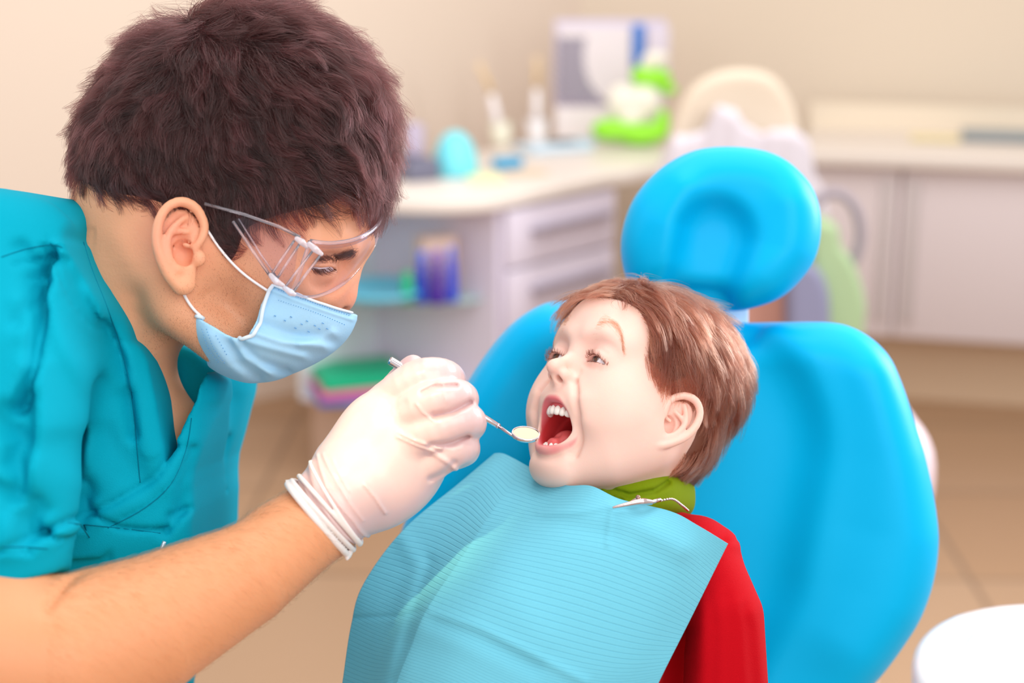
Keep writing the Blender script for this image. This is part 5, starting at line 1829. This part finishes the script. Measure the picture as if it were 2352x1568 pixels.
    v, f = s.mesh([-.46, 1.04, -.33], [-.15, 1.62, .14], .0030, proj=1)
    m = mat('teal_cloth', lin(0, 158, 184), .75, spec=.08, sheen=.0, bump=(1100, .35, .0008))
    mk('scrubs', v, f, m, T)
    # seams: neckband, sleeve hem, pocket
    thread = mat('thread_teal', lin(0, 120, 146), .8, spec=.1)
    mb = MB()
    for pts in (((192, 556), (212, 620), (246, 705), (276, 790), (296, 870), (308, 950), (316, 1040), (322, 1108)),
                ((150, 572), (120, 562), (60, 572), (4, 590)), ((4, 1256), (60, 1256), (110, 1260)), ((152, 1200), (270, 1212), (368, 1224)),
                ((248, 1212), (330, 1168), (392, 1112), (428, 1030), (440, 960))):
        g = ray(s, resamp(cr(pts, 6, False), 60), 1.05, 1.50)
        mb.tube(g - np.array([0, .0002, 0]), .00045, 5)
    mb.build('seam', thread, T, True, world=False)
    # small zip pull at the pocket
    MB().tube([V(366, 1270, 1.258), V(378, 1243, 1.26)], .0016, 8).build('zip_pull', mat('zip', lin(190, 205, 215), .3, .6), T, True, world=False)


# ------------------------------------------------------------------ gloved hand
def build_glove_(T):
    s = SDF()
    q = lambda x, y, d: V(x, y, d)
    # wrist and palm
    s.chain([q(735, 1190, 1.236), q(800, 1120, 1.245)], [.030, .0335], k=0)
    s.ell(q(868, 1062, 1.255), (.060, .026, .042), rot=rot('Y', 50), k=.02)
    s.ell(q(925, 1045, 1.262), (.044, .026, .032), rot=rot('Y', 50), k=.02)
    s.ell(q(888, 998, 1.262), (.033, .027, .034), k=.02)
    s.ell(q(905, 1108, 1.268), (.036, .024, .025), rot=rot('Y', 45), k=.02)
    # fingers: knuckle -> middle joint -> tip, curling away from the camera round the handle
    fing = (
        # index (top)
        ([(900, 925, 1.262), (955, 878, 1.248), (1003, 864, 1.248), (1034, 872, 1.268), (1030, 898, 1.290)], [.019, .0178, .0160, .0130, .0105]),
        # middle
        ([(925, 960, 1.250), (985, 926, 1.234), (1040, 911, 1.234), (1064, 917, 1.252), (1050, 938, 1.275)], [.018, .0155, .0150, .0130, .0105]),
        # ring
        ([(935, 1020, 1.248), (1000, 985, 1.235), (1062, 965, 1.236), (1080, 975, 1.252), (1062, 995, 1.275)], [.019, .0160, .0150, .0125, .0105]),
        # little
        ([(950, 1085, 1.256), (1010, 1045, 1.246), (1055, 1025, 1.246), (1066, 1035, 1.262), (1045, 1050, 1.282)], [.018, .0150, .0135, .0115, .0100]),
        # thumb: from the far side of the palm near the wrist up to the handle
        ([(825, 1050, 1.290), (868, 975, 1.305), (905, 905, 1.305), (938, 858, 1.298), (949, 840, 1.296)], [.020, .0160, .0130, .0110, .0090]))
    for i, (pts, rad) in enumerate(fing):
        P = cr([q(*x) for x in pts], 4, False)
        s.chain(P, resamp(np.array(rad)[:, None], len(P))[:, 0], k=.0035 if i < 4 else .006)
    L = (1, -1, 1.27)
    D = lambda pts, w, a: s.disp([q(x, y, 1.24) for x, y in pts], w, a, ax=1, lim=L)
    # glove creases between fingers and stretch wrinkles
    D(((972, 900), (1000, 886), (1050, 884)), .0018, -.0035)
    D(((1000, 952), (1040, 945), (1080, 922)), .0022, -.004)
    D(((990, 1020), (1040, 1015), (1075, 1000)), .0022, -.003)
    D(((920, 992), (960, 1010), (1015, 1028)), .0012, .0014)
    D(((915, 1000), (960, 1020), (1000, 1034)), .0010, .0012)
    D(((960, 925), (975, 945), (998, 962)), .0010, .0010)
    D(((1020, 880), (1028, 920)), .0010, .0008)
    D(((845, 1105), (870, 1140), (888, 1175)), .0013, .0014)
    D(((730, 1042), (760, 1110), (820, 1190), (845, 1240)), .0012, .0014)
    D(((745, 1040), (790, 1110), (840, 1190)), .0010, .0009)
    D(((770, 1050), (810, 1120)), .0008, .0007)
    D(((1000, 1040), (1030, 1060), (1050, 1080)), .0020, .0016)
    D(((990, 1100), (1020, 1085), (1045, 1060)), .0025, -.0018)
    D(((880, 950), (900, 940), (930, 925)), .004, -.001)
    lo = q(640, 1330, 1.20); hi = q(1120, 780, 1.33)
    for i, (pt, w_, a_) in enumerate(((((714, 1066), (745, 1140), (800, 1220), (832, 1258)), .0022, .0030), (((700, 1090), (735, 1160), (780, 1230), (815, 1275)), .0022, .0028),
                                      (((690, 1098), (722, 1170), (765, 1235), (800, 1280)), .0020, .0022))):
        D(pt, w_, a_)
    # glove ends at the cuff line
    cut = [(658, 1112), (690, 1092), (712, 1060), (735, 1000), (700, 700), (1200, 700), (1200, 1400), (860, 1400), (806, 1284), (800, 1260), (770, 1200), (720, 1140), (685, 1120)]
    s.prism(np.array([V(x, y, 1.24)[[0, 2]] for x, y in cut]), 1, 1.0, 1.5, op='i', k=.0015)
    v, f = s.mesh([lo[0], 1.18, lo[2]], [hi[0] + .01, 1.34, hi[2]], .0014, proj=2)
    m = mat('latex', lin(222, 190, 190), .30, sss=.35, sssr=(1, .5, .4), scale=.008, spec=.5, coat=.25)
    g = mk('glove', v, f, m, T)
    # rolled cuff
    s = SDF()
    for a, b, c, r in (((662, 1112), (730, 1175), (800, 1275), .0026), ((672, 1104), (742, 1165), (812, 1262), .0020), ((688, 1094), (758, 1150), (826, 1250), .0018), ((714, 1060), (770, 1140), (830, 1246), .0014)):
        pts = []
        ax0 = q(*a, 1.236); ax1 = q(*c, 1.236)
        mid = (ax0 + ax1) / 2; h = (ax1 - ax0) / 2
        bo = q(*b, 1.236) - mid
        for th in np.linspace(0, 2 * math.pi, 40, endpoint=False):
            ct, st_ = math.cos(th), math.sin(th)
            dep = .0315
            pts.append(mid + h * ct + np.array([0, -dep * st_, 0]) + bo * max(st_, 0))
        pts.append(pts[0])
        s.chain(pts, r, k=.002)
    tip = [q(800, 1270, 1.232), q(797, 1284, 1.228)]
    s.chain(tip, [.003, .0012], k=.002)
    s.chain([q(668, 1110, 1.236), q(657, 1106, 1.232)], [.0025, .0012], k=.002)
    v, f = s.mesh(q(640, 1300, 1.20) - [0, .02, 0], q(850, 1040, 1.28) + [0, .02, 0], .0012, proj=1)
    mk('cuff', v, f, mat('latex_cuff', lin(238, 228, 226), .35, sss=.3, sssr=(1, .7, .6), scale=.005), g)


# ------------------------------------------------------------------ dental mirror
def build_mirror():
    t = empty('dental_mirror', tow(V(1000, 885, 1.29)), 'steel dental mirror held by the gloved hand close to the open mouth of the boy', 'dental mirror')
    me = mat('mirror_steel', lin(235, 225, 232), .14, 1)
    a = V(897, 828, 1.293); b = V(1095, 948, 1.283); c = V(1143, 977, 1.278); d = V(1146, 979, 1.2775); e = V(1175, 999, 1.274); f = V(1187, 1002, 1.272)
    ax = b - a
    pr = []
    MB().tube([a - ax * .012, a, a + ax * .02, a + ax * .5, b, c], [.0026, .0034, .0034, .0034, .0027, .0021], 20).build('handle', me, t, True, world=False)
    MB().tube([c, c * .5 + d * .5, d], [.0022, .0022, .0022], 16).build('collar', me, t, True, world=False)
    MB().tube([d, e, f], [.0013, .0011, .0010], 12).build('shaft', me, t, True, world=False)
    cn = V(1208, 996, 1.272)
    nrm = np.array([.10, -.42, .90]); B = basis(nrm, (1, .1, -.12))
    r = .0112
    MB().lathe(cn, [(r * .9, -.0026), (r, -.0018), (r * 1.02, 0), (r, .0010), (r * .93, .0011), (r * .92, .0003)], 48, B).build('rim', me, t, True, world=False)
    MB().lathe(cn, [(r * .93, .0006), (0.0, .0006)], 48, B, cap=False).build('glass', mat('mirror_glass', lin(150, 128, 108), .12, 1), t, False, world=False)


STEPS = dict(room='build_room', chair='build_chair', boy='build_boy', bib='build_bib', dentist='build_dentist', scrubs='build_scrubs', glove='build_glove', mirror='build_mirror')
for _k, _f in STEPS.items():
    if _f in globals():
        globals()[_f]()
